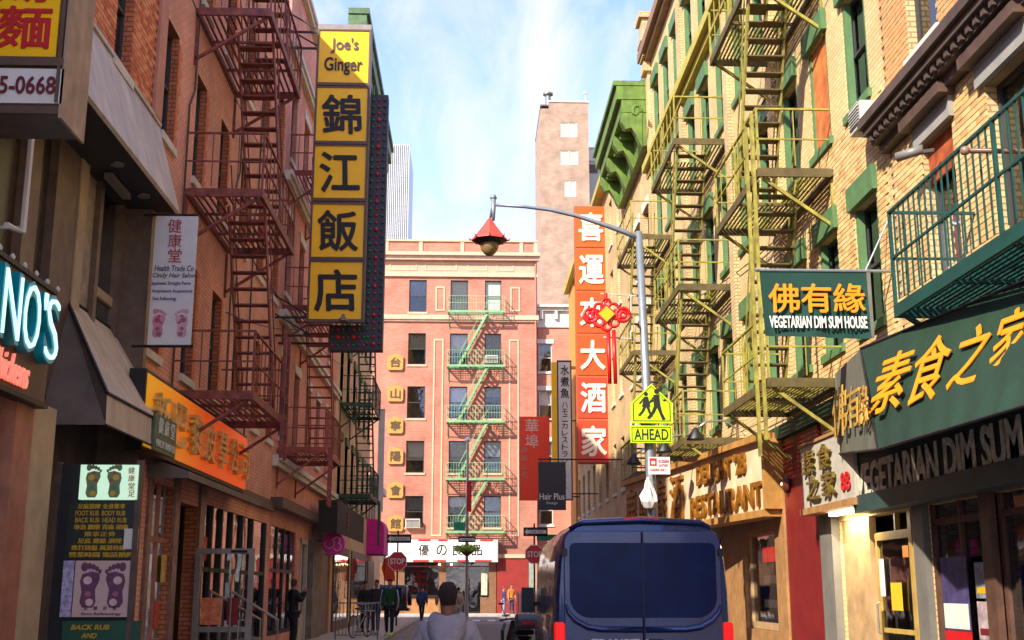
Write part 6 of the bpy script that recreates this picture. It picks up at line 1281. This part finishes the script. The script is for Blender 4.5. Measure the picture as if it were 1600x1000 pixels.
    hc = Vector((0, ln(1.67) - .008, 1.67)); hr_ = MB().lathe([(.01, .105), (.05, .098), (.078, .07), (.09, .03), (.088, -.01), (.07, -.04 - hairlen)], n=16, sx=.93, sy=1.1)
    ho = P('hair', hr_, hatm or hair, o, True, loc=tuple(hc * k)); ho.scale = (k * .9, k * .93, k * .98); ho.rotation_euler = (R(8), 0, 0)
    if bag: P('bag', MB().box(-.13, .13, -.26, -.15, 1.0, 1.4), bag, o)
    return o, J, k
sk = mat('skin_tone', '#a87458', .6, .08); hairk = mat('hair_black', '#191412', .7, .3, 30); hairb = mat('hair_brown', '#4a3023', .75, .3, 30, .4)
jean = mat('blue_jeans', '#33425e', .9, .2, 12); blkc = mat('black_cloth', '#1b1c20', .9, .2, 8, .2); navy = mat('navy_jacket', '#2c3a60', .85, .2, 6, .2); shoek = mat('dark_shoe', '#26211f', .6); grnj = mat('dark_green_jacket', '#154a30', .85, .15, 6)
lime_s = mat('lime_shoe', '#c8e020', .5, .05); reds = mat('red_shoe', '#c83028', .5, .05); gyh = mat('grey_hoodie_cloth', '#93898c', .95, .12, 14, .35, fine=90)
X0, Z0 = onY(700, 930, 8.9)
hd_, J, k = person('man in a light grey hooded sweatshirt walking away in the middle of the street', 0, 8.9, X0, 0, 1.63, R(-2), mat('brown_skin', '#80543e', .55, .08), gyh, jean, shoek, mat('short_cropped_hair', '#2e1f18', .9, .35, 60, .6), step=.12, puff=1.5, hairlen=.03, armL=((-.27, .02, 1.13), (-.22, .2, 1.0)), armR=((.27, .02, 1.13), (.22, .2, 1.0)))
# the hood lies in folds round the neck and hangs down the back
hm = MB(); n = 24
for ring_i, (rx, ry, zz, yo) in enumerate(((.078, .075, 1.52, -.0), (.095, .09, 1.55, -.012), (.13, .12, 1.54, -.025), (.155, .145, 1.495, -.035), (.16, .155, 1.42, -.05), (.145, .15, 1.36, -.06), (.10, .12, 1.33, -.065))):
    for j in range(n):
        t = 6.2832 * j / n; back = max(0, -math.sin(t)); fr_k = max(0, math.sin(t))
        drop = -.085 * back ** 1.5 * min(1, ring_i / 3) ; x = rx * math.cos(t) * (1 - .15 * back * (ring_i > 4)); y = yo + ry * math.sin(t) - .03 * back; hm.v.append((x * k, y * k, (zz + drop - .03 * fr_k * ring_i / 3 + .006 * math.sin(t * 5)) * k))
for r_i in range(6):
    for j in range(n): a = r_i * n + j; b = r_i * n + (j + 1) % n; hm.f.append((a, b, b + n, a + n))
hob = P('hood', hm, gyh, hd_, True); hob.modifiers.new('s', 'SUBSURF').levels = 1
fold = MB(); fold.tube([((.13 * math.cos(R(a))) * k, (-.05 + .15 * math.sin(R(a))) * k, (1.5 - .13 * abs(math.sin(R(a))) ** 1.3) * k) for a in range(185, 356, 10)], [.012 * k] + [.02 * k] * 16 + [.012 * k], 8); P('hood_fold', fold, gyh, hd_, True)
for q in (-1, 1): P('ear', MB().lathe([(.004, -.034), (.02, -.02), (.028, 0), (.026, .02), (.004, .034)], n=10, sx=.5), MATS['brown_skin'], hd_, True, loc=(q * .088 * k, .01, 1.625 * k))
def pers(lab, px, Y, z, H, rz, *a, **kw): return person(lab, px, Y, onY(px, 940, Y)[0], z, H, rz, *a, **kw)
pers('man in black and green tracksuit jacket with white sleeve stripes and lime shoes', 609, 39.5, .14, 1.76, R(175), sk, grnj, blkc, lime_s, hairk, step=.14, stripe=whit)
pers('man in a blue padded jacket walking away across the street', 659, 63, 0, 1.74, R(-15), sk, navy, blkc, shoek, hairk, step=.22, lean=.18, puff=2.2)
pers('man in dark jacket and blue jeans standing left of the man in green', 588, 41, .14, 1.74, R(160), sk, mat('slate_jacket', '#34323c', .9), jean, mat('grey_shoe', '#a8a8a8', .6), hairk, step=.06)
pers('person in black standing behind the bicycle at the left kerb', 571, 42.5, .14, 1.7, R(200), sk, blkc, blkc, shoek, hairk)
pers('woman in black coat with red shoes holding something to her face by the left shops', 459, 31, .14, 1.68, R(-60), sk, blkc, blkc, reds, hairb, hairlen=.05, puff=1.8, armL=((-.22, .12, 1.18), (-.12, .3, 1.42)), armR=((.22, .12, 1.2), (.1, .26, 1.46)))
pers('person in navy jacket and pale jeans standing before the crimson wall', 787, 72.6, 0.0, 1.74, R(-80), sk, navy, mat('pale_jeans', '#8c93a8', .9), shoek, hairk, step=.08, hatm=mat('red_cap', '#8c3030', .8))
pers('person in orange top beside the one in the navy jacket', 799, 73.6, .14, 1.72, R(-150), sk, mat('orange_top', '#d08238', .9), jean, shoek, hairb, step=.05)
pers('person in cream clothes half hidden behind the hooded man', 716, 56, 0, 1.66, R(20), sk, mat('cream_top', '#c9b8a4', .9), mat('cream_trousers', '#b8aca0', .9), shoek, hairk, step=.1)

# ================================================================== BICYCLE, MOPED, BARRIER, CLOTHES RACK, HANDRAILS
def torus(mb, c, r, t, ax='x', n=28, k=6):
    pts = [(c[0], c[1] + r * math.cos(6.2832 * i / n), c[2] + r * math.sin(6.2832 * i / n)) for i in range(n + 1)] if ax == 'x' else [(c[0] + r * math.cos(6.2832 * i / n), c[1], c[2] + r * math.sin(6.2832 * i / n)) for i in range(n + 1)]
    return mb.tube(pts, t, k)
def bicycle(loc, rz, lab, fmat, basket=True):
    b = thing('bicycle', lab, 'bicycle', loc, rz)
    for y in (0, 1.02):
        w = P('wheel', torus(MB(), (0, y, .34), .325, .02), tyre, b, True); sp = MB()
        for i in range(14): t = 6.2832 * i / 14; sp.bar((0, y, .34), (0, y + .32 * math.cos(t), .34 + .32 * math.sin(t)), .005)
        P('spokes', sp, alum, w); P('rim', torus(MB(), (0, y, .34), .305, .01), alum, w)
    P('frame', MB().tube([(0, 0, .34), (0, .42, .3), (0, .28, .82)], .018, 8).tube([(0, .42, .3), (0, .88, .72), (0, .3, .76)], .018, 8).tube([(0, 0, .34), (0, .3, .76)], .012, 6).tube([(0, 1.02, .34), (0, .88, .72), (0, .85, .95)], .016, 8), fmat, b, True)
    P('saddle', MB().lathe([(.01, -.03), (.08, -.01), (.085, .02), (.02, .04)], (0, .25, .86), 12, .7, 1.5), blkc, b, True); P('handlebar', MB().tube([(-.28, .72, 1.0), (-.2, .85, 1.0), (0, .88, .97), (.2, .85, 1.0), (.28, .72, 1.0)], .014, 6), alum, b, True)
    if basket: bk = MB().box(-.16, .16, .95, 1.22, .78, .8); [bk.bar((x, y, .8), (x, y, 1.0), .006) for x in (-.16, -.05, .05, .16) for y in (.95, 1.22)]; bk.box(-.17, .17, .94, .95, .99, 1.01).box(-.17, .17, 1.22, 1.23, .99, 1.01); P('basket', bk, whit, b)
    P('pedal', MB().box(-.14, .14, .38, .46, .16, .18).tube([(0, .42, .3), (0, .42, .17)], .01, 6), dkpaint, b); return b
bicycle((-3.55, 37.6, .14), R(-20), 'white bicycle leaning by the steel barrier on the left pavement', mat('white_frame', '#c8c8c4', .4))
br = thing('steel_barrier', 'low steel barrier of upright bars on the left pavement by the bicycle', 'barrier', (-4.0, 36.8, .14)); P('rail', MB().tube([(0, 0, 0), (0, 0, 1.05), (1.25, 0, 1.05), (1.25, 0, 0)], .025, 8).tube([(0, 0, .12), (1.25, 0, .12)], .018, 6), greym, br)
me = MB().tube([(0, 0, .12), (0, 0, 1.04)], .011, 6).mesh('bar', greym)
for i in range(11): link('bar', me, br, (.105 * (i + 1), 0, 0))
mp_ = thing('parked_moped', 'black moped with top box parked just ahead of the blue van', 'moped', (.92, 20.9, 0), R(4))
w = P('wheel', torus(MB(), (0, 0, .28), .22, .06), tyre, mp_, True); P('rim', MB().lathe([(.02, -.03), (.17, -.02), (.17, .02), (.02, .03)], (0, 0, 0), 14), rimm, w, loc=(0, 0, .28)).rotation_euler = (0, R(90), 0)
P('wheel', torus(MB(), (0, 1.25, .28), .22, .055), tyre, mp_, True)
P('body', loft([[(x * w_, y, z0_ + (z + .5) * h_) for x, z in ((-.5, -.5), (.5, -.5), (.6, .1), (.35, .5), (-.35, .5), (-.6, .1))] for y, w_, z0_, h_ in ((-.25, .2, .55, .2), (-.1, .32, .42, .4), (.3, .3, .38, .42), (.5, .26, .3, .4), (.7, .3, .22, .12), (.95, .3, .22, .14), (1.05, .34, .3, .75), (1.15, .26, .5, .5))]), carpaint('moped_black', '#141416', .2), mp_, True)
P('seat', bevel(P('seat_pad', MB().box(-.15, .15, -.15, .55, .84, .93), blkc, mp_), .03).data and MB().box(-.12, .12, .1, .5, .935, .96), blkc, mp_)
bx_ = bevel(P('top_box', MB().prismx([(-.46, .95), (-.12, .95), (-.1, 1.1), (-.16, 1.2), (-.38, 1.2), (-.47, 1.12)], -.18, .18), mat('moped_grey', '#4a4846', .4, .2), mp_), .04, 3); P('reflector', MB().box(-.1, .1, -.49, -.465, 1.02, 1.07), red_, bx_)
P('tail_lamp', MB().lathe([(.06, 0), (.05, .03), (.01, .04)], n=12), whit, mp_, loc=(0, -.27, .66)).rotation_euler = (R(90), 0, 0)
P('handlebar', MB().tube([(-.33, .95, 1.05), (-.12, 1.05, 1.08), (.12, 1.05, 1.08), (.33, .95, 1.05)], .018, 6).tube([(0, 1.05, 1.05), (0, 1.22, .4)], .03, 8), dkpaint, mp_, True)
for q in (-1, 1): P('mirror', MB().tube([(q * .2, 1.03, 1.08), (q * .3, 1.0, 1.3)], .008, 6).lathe([(.005, -.02), (.055, -.01), (.055, .01), (.005, .02)], (q * .3, 1.0, 1.34), 10, 1, .4), dkpaint, mp_)
P('leg_guard', MB().tube([(-.35, .1, .3), (-.36, .15, .9), (-.3, .4, 1.0)], .03, 8), dkpaint, mp_); P('number_plate', MB().box(-.09, .09, -.3, -.29, .42, .54), whit, mp_)
rk = thing('clothes_rack', 'clothes rail hung with pale and pink garments beside the right stop sign', 'clothes rack', (1.75, 46, 0)); P('rail', MB().tube([(0, 0, 0), (0, 0, 1.5), (1.2, 0, 1.5), (1.2, 0, 0)], .018, 6).bar((0, -.25, .03), (0, .25, .03), .03).bar((1.2, -.25, .03), (1.2, .25, .03), .03), alum, rk)
for i in range(13):
    c_ = ('#cfc4b4', '#b8a898', '#d8536a', '#8c7c74', '#e0d8cc', '#5c4c50')[i % 6]; x = .07 + i * .088; l_ = random.uniform(.7, .95)
    P('garment', MB().prismx([(-.2, 1.42), (-.03, 1.49), (.03, 1.49), (.2, 1.42), (.22, 1.46 - l_), (-.22, 1.44 - l_)], x - .02, x + .025), mat('cloth' + c_, c_, .9, .2), rk).rotation_euler = (0, 0, R(random.uniform(-3, 3)))
for i, (x, lab) in enumerate(((-4.05, 'outer steel handrail sloping down by the left shop steps'), (-4.5, 'inner steel handrail nearer the shop wall on the left steps'))):
    h_ = thing('handrail', lab, 'handrail', (x, 20.9 + i * .5, .14), 0, 'stair handrails'); P('rail', MB().tube([(0, 0, 1.42), (0, 5.2, .82)], .022, 8), alum, h_, True)
    for y in (0, 1.7, 3.4, 5.2): P('post', MB().tube([(0, y, 0), (0, y, 1.42 - .6 * y / 5.2)], .016, 6), alum, h_)
sp_ = thing('shop_steps', 'low stone steps at the shop front under the handrails on the left', 'steps', (-4.8, 22.4, .14)); stm = mat('step_stone', '#7d766c', .9, .2, 3, .2)
for i in range(3): P('step', MB().box(.0, .62 - i * .16, .25 * i, 4.4, .003 + .15 * i, .15 * (i + 1)), stm, sp_)
# corner building, low, at the end of the left row
LC_ = LB('corner_shop', 'low corner building with magenta awning at the left end of the street', 60, 65.0) if 0 else None
